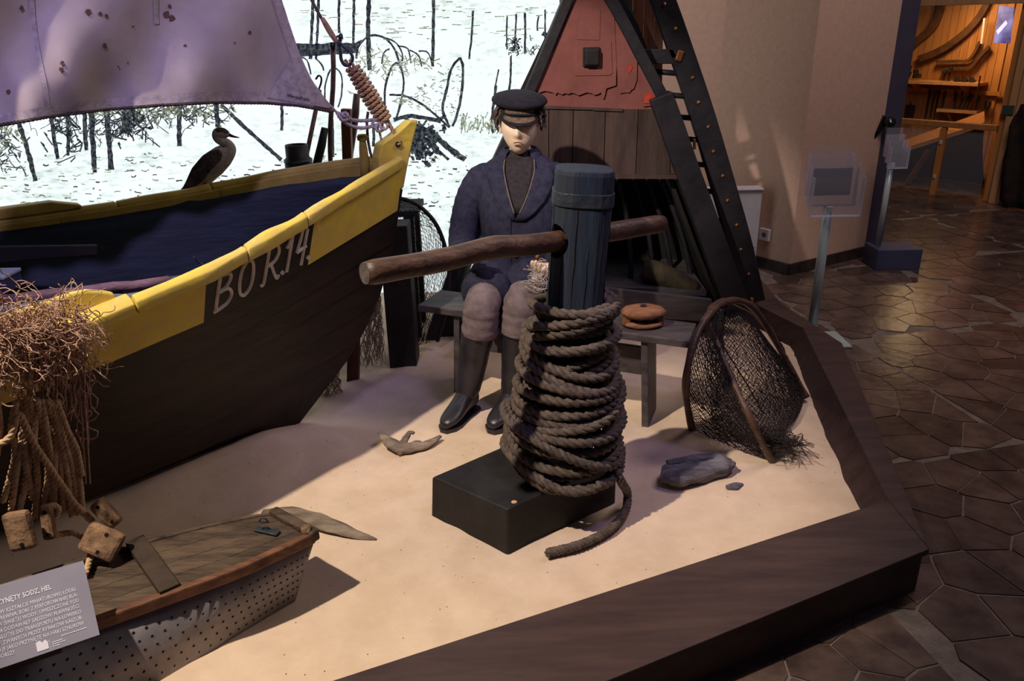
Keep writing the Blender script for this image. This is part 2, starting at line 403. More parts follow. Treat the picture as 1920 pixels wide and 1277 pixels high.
# radiator and socket
rd = thing('convector_heater', (1.44, 5.16, 0), 'white wall convector heater beside the pink pier', 'heater')
zt_ = at(1431, 357, 5.13).z; xr = at(1424, 430, 5.13).x
cas = MB().box((xr - .26, 5.19, (zt_ + .05) / 2 + .0), (.52, .10, zt_ - .05)).build('casing', M['white'], rd, bevel=.008)
MB().box((xr - .26, 5.185, zt_ + .006), (.53, .12, .012)).build('top_cap', M['white'], rd, bevel=.004)
MB().box((xr - .06, 5.137, .145), (.075, .006, .05)).build('air_grille', M['grille'], cas)
MB().box((xr - .06, 5.137, .09), (.07, .006, .03)).build('control_panel', M['grille'], cas)
for xx in (-.45, -.07): MB().box((xr + xx, 5.19, .026), (.05, .09, .052)).build('foot', M['white'], rd)
sk = thing('wall_socket', at(1435, 440, 5.18), 'white double wall socket with plug beside the heater', 'socket')
d = (V(PC + (0,)) - V(PF + (0,))).normalized(); n = V((d.y, -d.x, 0)); c = onp(1434, 440, V(PF + (0,)) + n * .012, n)
rm = Matrix((d, n, V((0, 0, 1)))).transposed()
MB().box(c, (.085, .02, .085), rm).build('plate', M['white'], sk, bevel=.006)
MB().lathe([(0, 0), (.018, 0), (.016, .03), (0, .032)], c + n * .01, 14, rm @ Matrix.Rotation(math.radians(-90), 3, 'X') @ Matrix.Scale(-1, 3)).build('plug', M['knob'], sk, True)
# small white card on the wall edge
tag(MB().box(at(1317, 195, 5.3), (.02, .01, .09)).build('wall_card', M['white']), 'small white card fixed to the pink wall behind the ladder', 'card')

# sandbox kerb
I0 = [(-2.6, .495), (1.188, 2.118), (1.446, 3.625), (1.331, 3.95), (1.36, 4.6)]
O0 = [(-2.6, .085), (1.194, 1.866), (1.56, 3.42), (1.46, 4.0), (1.49, 4.6)]
B0 = [(-2.6, .60), (1.10, 2.205), (1.352, 3.60), (1.25, 3.93), (1.28, 4.6)]
sb = thing('sandbox_kerb', (0, 0, 0), 'dark brown stained board kerb around the sand display', 'kerb')
for k in range(4):
    i0, i1, o0, o1, b0, b1 = I0[k], I0[k + 1], O0[k], O0[k + 1], B0[k], B0[k + 1]
    z = lambda p, h: V((p[0], p[1], h))
    MB().prism([z(i0, ZT - .022), z(i1, ZT - .022), z(o1, ZT - .022), z(o0, ZT - .022)], (0, 0, .022)).build('top_board', M['rim'], sb, bevel=.003)
    mi = lambda p, q, t: (p[0] + (q[0] - p[0]) * t, p[1] + (q[1] - p[1]) * t)
    f0, f1 = mi(o0, i0, .1), mi(o1, i1, .1); g0, g1 = mi(o0, i0, .2), mi(o1, i1, .2)
    MB().add([z(f0, 0), z(f1, 0), z(g1, 0), z(g0, 0), z(f0, ZT - .023), z(f1, ZT - .023), z(g1, ZT - .023), z(g0, ZT - .023)],
             [(0, 1, 2, 3), (7, 6, 5, 4), (0, 4, 5, 1), (1, 5, 6, 2), (2, 6, 7, 3), (3, 7, 4, 0)]).build('outer_board', M['rim'], sb)
    MB().add([z(i0, ZT - .004), z(i1, ZT - .004), z(b1, .03), z(b0, .03), z(mi(i0, o0, .12), ZT - .024), z(mi(i1, o1, .12), ZT - .024), z(mi(b1, o1, .1), .0), z(mi(b0, o0, .1), .0)],
             [(0, 1, 2, 3), (7, 6, 5, 4), (0, 4, 5, 1), (1, 5, 6, 2), (2, 6, 7, 3), (3, 7, 4, 0)]).build('inner_board', M['rim'], sb)

# sand
from mathutils import noise as NZ
def sand_z(x, y):
    h = S + .018 * NZ.noise(V((x * 1.7, y * 1.7, 1))) + .010 * NZ.noise(V((x * 5, y * 5, 4))) + .004 * NZ.noise(V((x * 14, y * 14, 9)))
    # bank heaped along the keel of the boat
    ax, ay = -.92, 2.80; dx, dy = -.788, -.616
    s = (x - ax) * dx + (y - ay) * dy; t = (x - ax) * .616 - (y - ay) * .788
    if s > -.25: h += .085 * math.exp(-((t - .12) / .2) ** 2) * min(1, (s + .25) / .35)
    h += .03 * math.exp(-(((x + .70) / .09) ** 2 + ((y - 3.22) / .09) ** 2))
    return h
def inside(x, y):
    return (y - .535) > .4305 * (x + 2.6) and (x - 1.158) < .1760 * (y - 2.15) and (x - 1.425) < -.36 * (y - 3.61)
mb = MB(); st = .026; idx = {}
nx, ny = int(4.4 / st), int(4.1 / st)
for i in range(nx + 1):
    for j in range(ny + 1):
        x, y = -2.9 + i * st, .5 + j * st
        if inside(x, y): idx[i, j] = len(mb.v); mb.v.append(V((x, y, sand_z(x, y))))
for (i, j) in idx:
    q = [(i, j), (i + 1, j), (i + 1, j + 1), (i, j + 1)]
    if all(k in idx for k in q): mb.f.append([idx[k] for k in q])
tag(mb.build('sand', M['sand'], smooth=True, origin=(0, 0, 0)), 'pale beach sand filling the display box', 'sand', kind='stuff')

# ---------------------------------------------------------------- backdrop photo panel
YB = 4.62
pmat = bpy.data.materials.new('backlit_beach_print'); pmat.use_nodes = True
nt = pmat.node_tree; N_, L_ = nt.nodes, nt.links; pb = N_['Principled BSDF']
tc = N_.new('ShaderNodeTexCoord'); mp = N_.new('ShaderNodeMapping'); mp.inputs['Scale'].default_value = (1, 1, 3.2); L_.new(tc.outputs['Object'], mp.inputs[0])
nz = N_.new('ShaderNodeTexNoise'); nz.inputs['Scale'].default_value = 9; nz.inputs['Detail'].default_value = 9; nz.inputs['Roughness'].default_value = .75; L_.new(mp.outputs[0], nz.inputs['Vector'])
sx = N_.new('ShaderNodeSeparateXYZ'); L_.new(tc.outputs['Object'], sx.inputs[0])
nb = N_.new('ShaderNodeTexNoise'); nb.inputs['Scale'].default_value = 1.6; nb.inputs['Detail'].default_value = 2; L_.new(mp.outputs[0], nb.inputs['Vector'])
# texture strength by height in the print: trampled beach low down, calm water with ripples at top
hr = N_.new('ShaderNodeValToRGB'); dv = N_.new('ShaderNodeMath'); dv.operation = 'MULTIPLY'; dv.inputs[1].default_value = .75; L_.new(sx.outputs['Z'], dv.inputs[0]); L_.new(dv.outputs[0], hr.inputs[0])
els = hr.color_ramp.elements
els[0].position = .2; els[0].color = (.09, .09, .09, 1); els[1].position = 1.0; els[1].color = (.06, .06, .06, 1)
for p_, v_ in ((.82, .085), (.93, .01)):
    e_ = els.new(p_); e_.color = (v_, v_, v_, 1)
ad = N_.new('ShaderNodeMath'); ad.operation = 'ADD'; L_.new(nz.outputs['Fac'], ad.inputs[0]); L_.new(hr.outputs[0], ad.inputs[1])
a2 = N_.new('ShaderNodeMath'); a2.operation = 'MULTIPLY_ADD'; a2.inputs[1].default_value = .25; L_.new(nb.outputs['Fac'], a2.inputs[0]); L_.new(ad.outputs[0], a2.inputs[2])
cr = N_.new('ShaderNodeValToRGB'); L_.new(a2.outputs[0], cr.inputs[0]); e = cr.color_ramp.elements
e[0].position = .71; e[0].color = lin((246, 255, 255)); e[1].position = .95; e[1].color = lin((136, 152, 140))
x_ = e.new(.80); x_.color = lin((222, 240, 234))
pb.inputs['Base Color'].default_value = (.2, .2, .2, 1); L_.new(cr.outputs[0], pb.inputs['Emission Color']); pb.inputs['Emission Strength'].default_value = 1.0
bd = thing('photo_backdrop', (-1.8, YB, 0), 'large backlit beach photograph of stakes and hoop nets behind the boat', 'backdrop')
MB().box((-1.85, YB + .03, 1.5), (4.9, .05, 3.0)).build('print_panel', pmat, bd)
ink = bpy.data.materials.new('print_ink'); ink.use_nodes = True; q = ink.node_tree.nodes['Principled BSDF']
tc = ink.node_tree.nodes.new('ShaderNodeTexCoord'); nz = ink.node_tree.nodes.new('ShaderNodeTexNoise'); nz.inputs['Scale'].default_value = 60; ink.node_tree.links.new(tc.outputs['Object'], nz.inputs['Vector'])
cr = ink.node_tree.nodes.new('ShaderNodeValToRGB'); ink.node_tree.links.new(nz.outputs['Fac'], cr.inputs[0])
cr.color_ramp.elements[0].position = .42; cr.color_ramp.elements[0].color = lin((28, 34, 48)); cr.color_ramp.elements[1].position = .68; cr.color_ramp.elements[1].color = lin((92, 100, 96))
q.inputs['Base Color'].default_value = (.03, .03, .04, 1); ink.node_tree.links.new(cr.outputs[0], q.inputs['Emission Color']); q.inputs['Emission Strength'].default_value = .8
ink2 = ink.copy(); ink2.name = 'print_ink_pale'; c2 = [n for n in ink2.node_tree.nodes if n.type == 'VALTORGB'][0]
c2.color_ramp.elements[0].color = lin((120, 128, 100)); c2.color_ramp.elements[1].color = lin((214, 222, 200))
rk = random.Random(11)
def P_(x, y, d=.001): return at(x, y, YB + .004 - d)
def ribbon(mb, pts, w, d=.0015, rag=.25, step=7):
    """flat printed stroke on the panel; pts in photo pixels, w in pixels"""
    path = smooth_path([V((x, y, 0)) for x, y in pts], 6); path = resample(path, step) or path
    if len(path) < 2: return
    L, Rr = [], []
    for i, p in enumerate(path):
        t = (path[min(i + 1, len(path) - 1)] - path[max(i - 1, 0)]).normalized(); n = V((-t.y, t.x, 0))
        ww = w[0] + (w[1] - w[0]) * i / len(path) if isinstance(w, tuple) else w
        a = ww / 2 * (1 + rk.uniform(-rag, rag)); b = ww / 2 * (1 + rk.uniform(-rag, rag))
        L.append(P_(p.x + n.x * a, p.y + n.y * a, d)); Rr.append(P_(p.x - n.x * b, p.y - n.y * b, d))
    mb.grid([L, Rr])
dk, pl_ = MB(), MB()
# stakes at top right of the bow
for (x0, y0, x1, y1, w) in [(588, -15, 582, 112, 6), (598, -15, 592, 112, 5), (637, -15, 636, 62, 5), (664, -15, 662, 100, 5), (692, -15, 693, 134, 8), (813, -15, 811, 126, 6), (887, 20, 879, 114, 4),
                            (951, 30, 951, 98, 3), (968, 26, 964, 100, 3), (984, 24, 984, 102, 4), (1022, 18, 1022, 90, 3), (1052, -15, 1062, 40, 11), (620, 190, 625, 300, 4), (1010, 30, 1008, 60, 3),
                            (36, 232, 68, 346, 9), (96, 215, 110, 304, 8), (126, 215, 127, 294, 6), (158, 205, 162, 286, 8), (171, 205, 178, 327, 10), (198, 200, 209, 325, 10), (240, 195, 232, 255, 16),
                            (338, 190, 337, 274, 9), (405, 190, 408, 245, 9), (414, 196, 530, 302, 7), (528, 196, 528, 246, 6), (700, 240, 700, 275, 5)]:
    ribbon(dk, [(x0, y0), ((x0 + x1) / 2 + rk.uniform(-2, 2), (y0 + y1) / 2), (x1, y1)], w)
# dark moored boat
ribbon(dk, [(553, 94), (600, 93), (672, 90)], (24, 20), rag=.1); ribbon(dk, [(660, 86), (680, 76)], 5); ribbon(dk, [(1017, 62), (1030, 68), (1058, 68)], 8)
# net hoops
for pts_, w in [([(668, 110), (672, 88), (685, 72), (700, 66), (722, 72), (740, 92), (750, 122)], 4), ([(720, 70), (742, 80), (754, 100), (754, 118)], 3), ([(745, 86), (765, 92), (771, 124)], 3), ([(768, 94), (785, 104), (791, 126)], 3),
                ([(785, 96), (802, 98), (811, 122)], 3), ([(716, 120), (720, 98), (735, 90)], 3), ([(556, 108), (575, 112), (584, 145)], 3), ([(592, 110), (604, 122), (607, 135)], 3),
                ([(610, 200), (610, 160), (622, 128), (640, 140), (640, 180), (632, 205)], 3), ([(722, 210), (722, 165), (735, 125), (748, 120), (757, 150), (752, 190), (742, 224)], 4),
                ([(862, 108), (846, 130), (838, 165), (830, 205), (840, 232), (846, 242)], 5), ([(862, 108), (868, 125), (866, 170), (857, 215), (846, 242)], 5),
                ([(730, 178), (760, 180), (795, 198), (828, 226), (846, 242)], 4), ([(738, 225), (770, 218), (810, 224), (832, 230)], 8),
                ([(930, 160), (925, 200), (921, 236), (926, 250)], 5), ([(958, 105), (957, 150), (952, 185)], 4), ([(935, 130), (928, 165)], 3),
                ([(806, 248), (835, 272), (872, 300)], 11), ([(800, 262), (842, 300)], 5)]:
    ribbon(dk, pts_, w)
# dark brush heap beside the stem and brushwood on the beach
for k in range(150):
    x, y = rk.gauss(790, 18), rk.gauss(262, 22)
    if x > 838 or y < 222 or y > 312: continue
    ribbon(dk, [(x, y), (x + rk.uniform(-9, 9), y + rk.uniform(-8, 8)), (x + rk.uniform(-14, 14), y + rk.uniform(-14, 14))], rk.uniform(3, 8), step=5)
def tangle(cx, cy, sx_, sy_, n, w, mb=None, ln=26):
    for k in range(n):
        x, y = rk.gauss(cx, sx_), rk.gauss(cy, sy_)
        ribbon(mb or dk, [(x, y), (x + rk.uniform(-ln, ln) * .6, y + rk.uniform(-ln, ln) * .5), (x + rk.uniform(-ln, ln), y + rk.uniform(-ln, ln))], rk.uniform(.6, 1) * w, step=6)
tangle(242, 225, 18, 20, 60, 3.5); tangle(215, 235, 40, 18, 50, 2); tangle(122, 245, 14, 22, 40, 3); tangle(12, 275, 16, 26, 46, 2.5); tangle(372, 212, 34, 12, 50, 2.2)
tangle(285, 215, 25, 14, 36, 2); tangle(965, 84, 6, 12, 40, 2.4, ln=12); tangle(1000, 90, 16, 8, 24, 1.8, ln=12); tangle(145, 225, 60, 14, 50, 1.6)
tangle(275, 205, 60, 10, 60, 4, pl_, 18); tangle(10, 250, 20, 20, 40, 4, pl_, 16); tangle(380, 205, 40, 12, 40, 4, pl_, 16); tangle(700, 118, 24, 16, 60, 2, pl_, 16); tangle(770, 118, 26, 8, 40, 2, pl_, 14)
for k in range(150):   # faint mesh of the long net
    x = rk.uniform(735, 862); f = (x - 730) / 130; y = lerp(190, rk.uniform(120, 225), f); ribbon(pl_, [(x, y), (x + rk.uniform(2, 9), y + rk.uniform(-5, 5))], 1.6, step=3)
for k in range(120): x = rk.uniform(865, 990); ribbon(pl_, [(x, rk.gauss(232, 9)), (x + rk.uniform(-8, 8), rk.gauss(232, 9))], 2, step=4)
# trampled marks low on the beach
for k in range(420):
    x, y = rk.uniform(-10, 930), rk.uniform(285, 425)
    if 300 < x < 560 and y < 300: continue
    w_ = rk.uniform(4, 16); ribbon(dk if rk.random() < .3 else pl_, [(x, y), (x + w_ / 2, y + rk.uniform(-2, 3)), (x + w_, y + rk.uniform(-2, 2))], rk.uniform(1, 3), step=4)
for k in range(90):
    x, y = rk.uniform(560, 1060), rk.choice([18, 26, 60]) + rk.gauss(0, 8); w_ = rk.uniform(8, 26)
    ribbon(pl_, [(x, y), (x + w_, y + rk.uniform(-1, 1))], rk.uniform(1, 2), step=6)
tag(dk.build('printed_stakes', ink, bd), kind='stuff')
tag(pl_.build('printed_brush', ink2, bd), kind='stuff')
# ================================================================== BOAT
TH = math.radians(38); AX = V((math.cos(TH), math.sin(TH), 0)); NR = V((math.sin(TH), -math.cos(TH), 0)); ST = V((-.455, 3.20, 0))
# stem profile: (z, distance aft of ST along the keel line; negative = forward)
STEM = [(.06, .60), (.10, .575), (.20, .46), (.312, .335), (.43, .235), (.552, .158), (.75, .075), (.99, .008), (1.10, -.02), (1.245, -.055)]
NG = [(0, .03, 1.10), (.2, .165, 1.075), (.4, .285, 1.045), (.6, .385, 1.005), (.93, .500, .935), (1.3, .585, .885), (1.6, .635, .85), (2.2, .69, .81), (3.0, .70, .80)]
FG = [(0, .03, 1.10), (.2, .165, 1.08), (.4, .285, 1.05), (.7, .43, 1.00), (1.0, .505, .975), (1.33, .575, .96), (1.8, .645, .945), (2.4, .69, .93), (3.0, .70, .93)]
def gun(side, s):
    T_ = NG if side > 0 else FG
    return interp([(a, b) for a, b, c in T_], s), interp([(a, c) for a, b, c in T_], s)
def hull(side, s, u, out=0.0):
    """s: distance aft at gunwale level, u: 0 keel .. 1 gunwale"""
    b, zg = gun(side, s)
    zk = interp([(0, .10), (.6, .07), (3, .07)], s)
    z = zk + (zg - zk) * u ** 1.05
    # the stem rakes: lower points start further aft
    s0 = interp(STEM, z); f = max(0.0, 1 - s / 1.3) ** 1.0
    ss = s + s0 * f
    bb = b * (u ** .62) * (1 - .10 * (1 - u) * u * 4) + .012 * (1 - u)
    if out < 0: out = -min(-out, bb * .55)
    return ST - AX * ss + NR * side * (bb + out) + V((0, 0, z))
boat = thing('fishing_boat', (ST - AX * 1.2), 'black and yellow wooden fishing boat lettered BO R.14. lying on the sand', 'boat')
NS = 26; SV = [3.0 * (i / NS) ** 1.15 for i in range(NS + 1)]
US = [0, .16, .31, .45, .58, .69, .815, 1.0]
for side in (1, -1):
    for k in range(len(US) - 1):
        u0_, u1_ = US[k], US[k + 1]
        segs = [(0, NS)]
        if k == len(US) - 2 and side > 0: segs = [('a', 0, .52), ('b', .52, .945), ('c', .945, 3.0)]
        for sg in segs:
            sv = SV if len(sg) == 2 else [lerp(sg[1], sg[2], i / 14) for i in range(15)]
            rows = []
            for s in sv:
                lo = hull(side, s, u0_, .016); hi = hull(side, s, u1_, .003)
                li = hull(side, s, u0_, -.008); hi_i = hull(side, s, u1_, -.016)
                if s == 0: pass
                rows.append([lo, lo.lerp(hi, .5), hi, hi_i, li.lerp(hi_i, .5), li])
            mat = M['hull']
            nm = 'strake'
            if len(sg) == 3: mat = M['black'] if sg[0] == 'b' else M['yellow']; nm = 'sheer_plank'
            if len(sg) == 3 and sg[0] == 'c': mat = M['yellow_old'] if False else M['yellow']
            o_ = MB().loft(rows).build(nm, mat, boat)
            if mat is M['black']: black_plank = o_
# lining seen inside
for side in (1, -1):
    rows = [[hull(side, s, u, -.02) for u in [i / 14 for i in range(15)]] for s in SV[1:]]
    MB().grid(rows).build('inner_lining', M['hull_in'], boat, True, solid=.004)
# bottom boards and transom
rows = [[ST - AX * s + NR * (t * min(.22, gun(1, s)[0] * .36)) + V((0, 0, .30)) for t in (-1, -.33, .33, 1)] for s in [1.15 + .3 * i for i in range(7)]]
MB().grid(rows).build('bottom_board', M['hull_in'], boat, solid=.02)
tr = [hull(1, 3.0, u, 0) for u in [i / 8 for i in range(9)]] + [hull(-1, 3.0, u, 0) for u in [1 - i / 8 for i in range(9)]]
MB().prism(tr, -AX * .03).build('transom', M['hull'], boat)
# stem post: lower black, head yellow
def stem_pt(z, fwd): return ST - AX * (interp(STEM, z) - fwd) + V((0, 0, z))
def stem_piece(zs, fwd, aft, hw):
    rows = []
    for z, f, a in zip(zs, fwd, aft):
        rows.append([stem_pt(z, f) + NR * hw * .55, stem_pt(z, -a) + NR * hw, stem_pt(z, -a) - NR * hw, stem_pt(z, f) - NR * hw * .55])
    return MB().loft(rows)
zs = [.05, .10, .20, .312, .43, .552, .75, .985]
stem_piece(zs, [.03] * 8, [.06] * 8, .028).build('stem', M['hull'], boat, bevel=.006)
zs = [.985, 1.06, 1.12, 1.17, 1.20, 1.225, 1.25]
head_ = stem_piece(zs, [.032, .035, .04, .045, .05, .054, .056], [.075, .10, .115, .11, .055, .02, -.015], .03).build('stem_head', M['yellow'], boat, bevel=.008)
hc = stem_pt(1.165, -.035)
MB().tube([hc + NR * .034, hc + NR * .028], .011, 14).build('stem_hole', M['hole'], head_)
# gunwale rails (in lengths, with scarf joints)
def rail(side, s0, s1, w_in, w_out, h, mat, name='gunwale_rail', zoff=0.0, n=12, lump=.0):
    rows = []
    for i in range(n + 1):
        s = lerp(s0, s1, i / n); c = hull(side, s, 1.0); j = lump * NZ.noise(V((s * 9, side, 2)))
        a = c + NR * side * (w_out + j); b = c - NR * side * w_in; zz = V((0, 0, zoff))
        rows.append([a + zz - V((0, 0, h * .5)), a + zz + V((0, 0, h * .28)), a.lerp(b, .3) + zz + V((0, 0, h * .5 + j)), a.lerp(b, .75) + zz + V((0, 0, h * .5 + j)), b + zz + V((0, 0, h * .25)), b + zz - V((0, 0, h * .5))])
    return MB().loft(rows).build(name, mat, boat, True, bevel=.004)
rail(1, .015, .56, .03, .018, .045, M['yellow'], lump=.006)
rail(1, .565, .80, .032, .020, .050, M['yellow'], lump=.010)
rail(1, .805, 1.165, .034, .020, .046, M['yellow'], lump=.008)
rail(1, 1.17, 3.0, .085, .022, .042, M['yellow'], lump=.004)
# raised block on the near rail
rows = []
for i in range(13):
    t = i / 12; s = lerp(1.20, 1.62, t); c = hull(1, s, 1.0) - NR * .078; hgt = .055 * math.sin(min(1, t * 3.2 + .12) * math.pi / 2)
    rows.append([c + NR * .014 + V((0, 0, .015)), c + NR * .014 + V((0, 0, .02 + hgt)), c - NR * .014 + V((0, 0, .02 + hgt)), c - NR * .014 + V((0, 0, .015))])
MB().loft(rows).build('rail_chock', M['yellow'], boat, bevel=.006)
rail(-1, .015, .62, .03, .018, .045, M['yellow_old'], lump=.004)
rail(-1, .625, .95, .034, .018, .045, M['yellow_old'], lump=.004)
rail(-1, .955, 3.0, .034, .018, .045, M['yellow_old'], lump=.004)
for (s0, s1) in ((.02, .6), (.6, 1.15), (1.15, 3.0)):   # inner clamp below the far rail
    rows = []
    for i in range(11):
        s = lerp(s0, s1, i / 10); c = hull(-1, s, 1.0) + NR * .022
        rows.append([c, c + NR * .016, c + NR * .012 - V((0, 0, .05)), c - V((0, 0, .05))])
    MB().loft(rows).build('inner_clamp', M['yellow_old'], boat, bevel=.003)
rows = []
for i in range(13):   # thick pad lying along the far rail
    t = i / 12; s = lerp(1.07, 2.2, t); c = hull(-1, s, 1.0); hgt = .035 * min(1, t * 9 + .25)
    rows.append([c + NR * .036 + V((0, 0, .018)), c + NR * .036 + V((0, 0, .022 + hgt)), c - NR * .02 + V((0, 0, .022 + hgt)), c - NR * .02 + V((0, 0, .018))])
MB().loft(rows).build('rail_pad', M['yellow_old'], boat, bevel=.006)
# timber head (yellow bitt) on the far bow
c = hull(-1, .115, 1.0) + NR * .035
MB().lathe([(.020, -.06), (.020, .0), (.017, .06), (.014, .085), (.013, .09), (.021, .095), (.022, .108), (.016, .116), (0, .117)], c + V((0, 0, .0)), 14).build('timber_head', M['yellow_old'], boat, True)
# thwart / inner knees
for s in (1.35, 2.1):
    a, b = hull(1, s, .62, -.03), hull(-1, s, .62, -.03)
    MB().bar(a, b, .16, .025).build('thwart', M['hull_in'], boat, bevel=.004)
# painted registration letters on the black sheer plank
LET = MB()
def on_sheer(d, h):    # d: metres aft from the fore end of the black field, h: 0 bottom .. 1 top
    s = .52 + d; u = lerp(.835, .985, h)
    return hull(1, s, u, lerp(.0165, .0055, (u - .815) / .185) + .0035)
GL = {'B': [[(0, 0), (.05, .5), (.12, 1)], [(.02, 1), (.12, 1.0), (.62, .93), (.72, .78), (.5, .58), (.1, .52)], [(.1, .52), (.6, .5), (.86, .3), (.7, .08), (.3, .0), (-.12, -.02)]],
      'O': [[(.45, 1.02), (.12, .85), (.0, .5), (.1, .15), (.42, 0), (.8, .16), (.92, .5), (.8, .86), (.45, 1.02)], [(.45, 1.0), (.42, 1.22)]],
      'R': [[(-.1, .0), (.08, .05), (.14, .5), (.18, 1)], [(.02, .97), (.2, 1.02), (.65, .98), (.82, .76), (.6, .54), (.16, .5)], [(.4, .52), (.62, .25), (.9, -.02), (1.0, .06)]],
      '1': [[(.0, .72), (.3, .95), (.42, 1.04)], [(.42, 1.04), (.36, .5), (.3, 0)]],
      '4': [[(.28, 1.05), (.16, .7), (.0, .42)], [(.0, .42), (.4, .44), (.85, .46)], [(.72, .95), (.66, .5), (.6, -.05)]], '.': [[(.0, .03), (.16, .05), (.34, .07)]]}
#          char, start distance aft of fore end (reads left to right from aft to fore), width
for ch, d0, wd in (('B', .385, .066), ('O', .300, .056), ('R', .205, .066), ('.', .128, .03), ('1', .118, .045), ('4', .070, .052), ('.', .012, .03)):
    for st_ in GL[ch]:
        p = smooth_path([V((x, y, 0)) for x, y in st_], 6) if len(st_) > 2 else [V((x, y, 0)) for x, y in st_]
        path = [on_sheer(d0 - q.x * wd, q.y * .86 + .04) for q in p]
        LET.tube(path, .0062 if ch != '.' else .0075, 6, flat=.35, up=NR + V((0, 0, .3)))
LET.build('registration_letters', M['letter'], black_plank)['label'] = 'white hand painted letters BO R.14.'
# ---------------------------------------------------------------- things lying in the boat
def stick(name, a, b, r0_, r1_, mat, label, cat, n=10, wob=.004, parts=None):
    a, b = V(a), V(b); path = [a.lerp(b, i / 12) + V((0, 0, wob * math.sin(i * 1.7))) for i in range(13)]
    return tag(MB().tube(path, [lerp(r0_, r1_, i / 12) for i in range(13)], n).build(name, mat, smooth=True), label, cat)
oar = thing('boat_hook', at(170, 540, 2.35), 'purple tinged round wooden pole with iron end lying in the boat', 'pole')
a, b = at(-60, 572, 2.28), at(318, 527, 2.62)
MB().tube([a.lerp(b, i / 10) + V((0, 0, .003 * math.sin(i * 2.1))) for i in range(11)], [.021 - .0004 * i for i in range(11)], 12).build('shaft', M['oar'], oar, True)
e_ = (b - a).normalized()
MB().tube([b - e_ * .005, b + e_ * .06, b + e_ * .12, b + e_ * .17], [.018, .016, .012, .004], 10).build('iron_socket', M['iron'], oar, True)
MB().tube(smooth_path([b + e_ * .10, b + e_ * .18 + V((0, 0, .01)), at(382, 497, 2.72), at(366, 486, 2.70), at(365, 481, 2.70)], 5), .0035, 6).build('iron_hook', M['iron'], oar, True)
stick('oar', at(-60, 588, 2.15), at(290, 552, 2.42), .016, .014, M['greyoar'], 'grey painted oar shaft beneath the purple pole in the boat', 'oar')
pk = MB().add([at(-60, 462, 2.52), at(183, 458, 2.62), at(184, 480, 2.62), at(-60, 497, 2.52), at(-60, 462, 2.55), at(183, 458, 2.65), at(184, 480, 2.65), at(-60, 497, 2.55)],
         [(0, 1, 2, 3), (7, 6, 5, 4), (0, 4, 5, 1), (1, 5, 6, 2), (2, 6, 7, 3), (3, 7, 4, 0)]).build('oar', M['shed_in'], bevel=.006)
tag(pk, 'dark brown flat oar blade jutting in from the left inside the boat', 'oar')
bx = thing('bait_tin', at(0, 530, 2.5), 'pale painted box on the thwart inside the boat', 'box')
c = at(-8, 530, 2.50)
MB().box(c, (.12, .10, .05)).build('box_body', M['bluebox'], bx, bevel=.004)
MB().box(c + V((0, 0, .03)), (.126, .106, .012)).build('box_lid', M['paint'], bx, bevel=.003)
# ---------------------------------------------------------------- sail
sail = thing('sail', at(560, 195, 3.0), 'weathered canvas sail with roped edge hanging over the boat', 'sail')
LE = [(212, 634), (190, 612), (150, 583), (100, 560), (50, 543), (0, 527), (-100, 497), (-260, 455)]
def leech(y): return interp(sorted([(a, b) for a, b in LE]), y)
def foot(x): return interp([(-260, 262), (-100, 248), (0, 233), (100, 216), (200, 204), (300, 196), (400, 191), (500, 192), (560, 197), (610, 206), (640, 213)], x)
def sail_Y(x, y):
    u = (x + 60) / 700
    rip = .030 * math.sin((x * .9 + y * .55) / 38) * (.35 + .65 * max(0, min(1, (y + 100) / 250))) * max(.1, min(1, (640 - x) / 260))
    rip += .012 * math.sin((x - y * .4) / 17) * max(0, min(1, (y - 20) / 150)) * max(.1, min(1, (640 - x) / 200))
    return 2.28 + .80 * u - .05 * math.sin(u * 3) + rip
def sp(x, y, d=0): return at(x, y, sail_Y(x, y) - d)
rows = []
for j in range(61):
    v = j / 60; row = []
    for i in range(91):
        u = i / 90
        # foot point and leech blend
        xf = lerp(-260, 634, u); yf = foot(xf)
        y = lerp(yf, -260, v); xr = leech(y) if y < 212 else 634
        x = lerp(-260, xr, u); y = lerp(foot(x), -260, v); xr = leech(y); x = lerp(-260, xr, u)
        row.append(sp(x, y))
    rows.append(row)
cv = MB().grid(rows).build('canvas', M['canvas'], sail, True, solid=.002)
MB().rope(smooth_path([sp(x, foot(x) + 1) for x in range(-260, 640, 20)], 3), .0065).build('foot_rope', M['rope_dark'], sail, True)
MB().rope(smooth_path([sp(leech(y) - 1, y) for y in range(-250, 213, 14)], 3), .005).build('leech_rope', M['rope_white'], sail, True)
def strip(pts, w, d=.004):
    L_ = []; R_ = []
    p = smooth_path([V((x, y, 0)) for x, y in pts], 6)
    for i, q in enumerate(p):
        t = (p[min(i + 1, len(p) - 1)] - p[max(0, i - 1)]).normalized(); n_ = V((-t.y, t.x, 0)) * w / 2
        L_.append(sp(q.x + n_.x, q.y + n_.y, d)); R_.append(sp(q.x - n_.x, q.y - n_.y, d))
    return MB().grid([L_, R_])
strip([(x, foot(x) - 10) for x in range(-250, 620, 30)], 17).build('foot_hem', M['canvas_edge'], cv, True)
strip([(leech(y) - 9, y) for y in range(-240, 200, 20)], 14).build('leech_hem', M['canvas_edge'], cv, True)
for pts_ in ([(58, -150), (60, 0), (70, 90), (84, 160), (90, 200)], [(290, -150), (292, -20), (294, 45)]):
    strip(pts_, 9).build('seam', M['canvas_edge'], cv, True)
rows = []     # corner patch
for j in range(9):
    v = j / 8; a = (lerp(500, 618, v), lerp(183, 203, v)); b = (lerp(547, 622, v), lerp(108, 200, v))
    rows.append([sp(lerp(a[0], b[0], i / 8), lerp(a[1], b[1], i / 8), .006) for i in range(9)])
MB().grid(rows).build('corner_patch', M['canvas_edge'], cv, True)
tx = MB(); rr = random.Random(5); x = 538
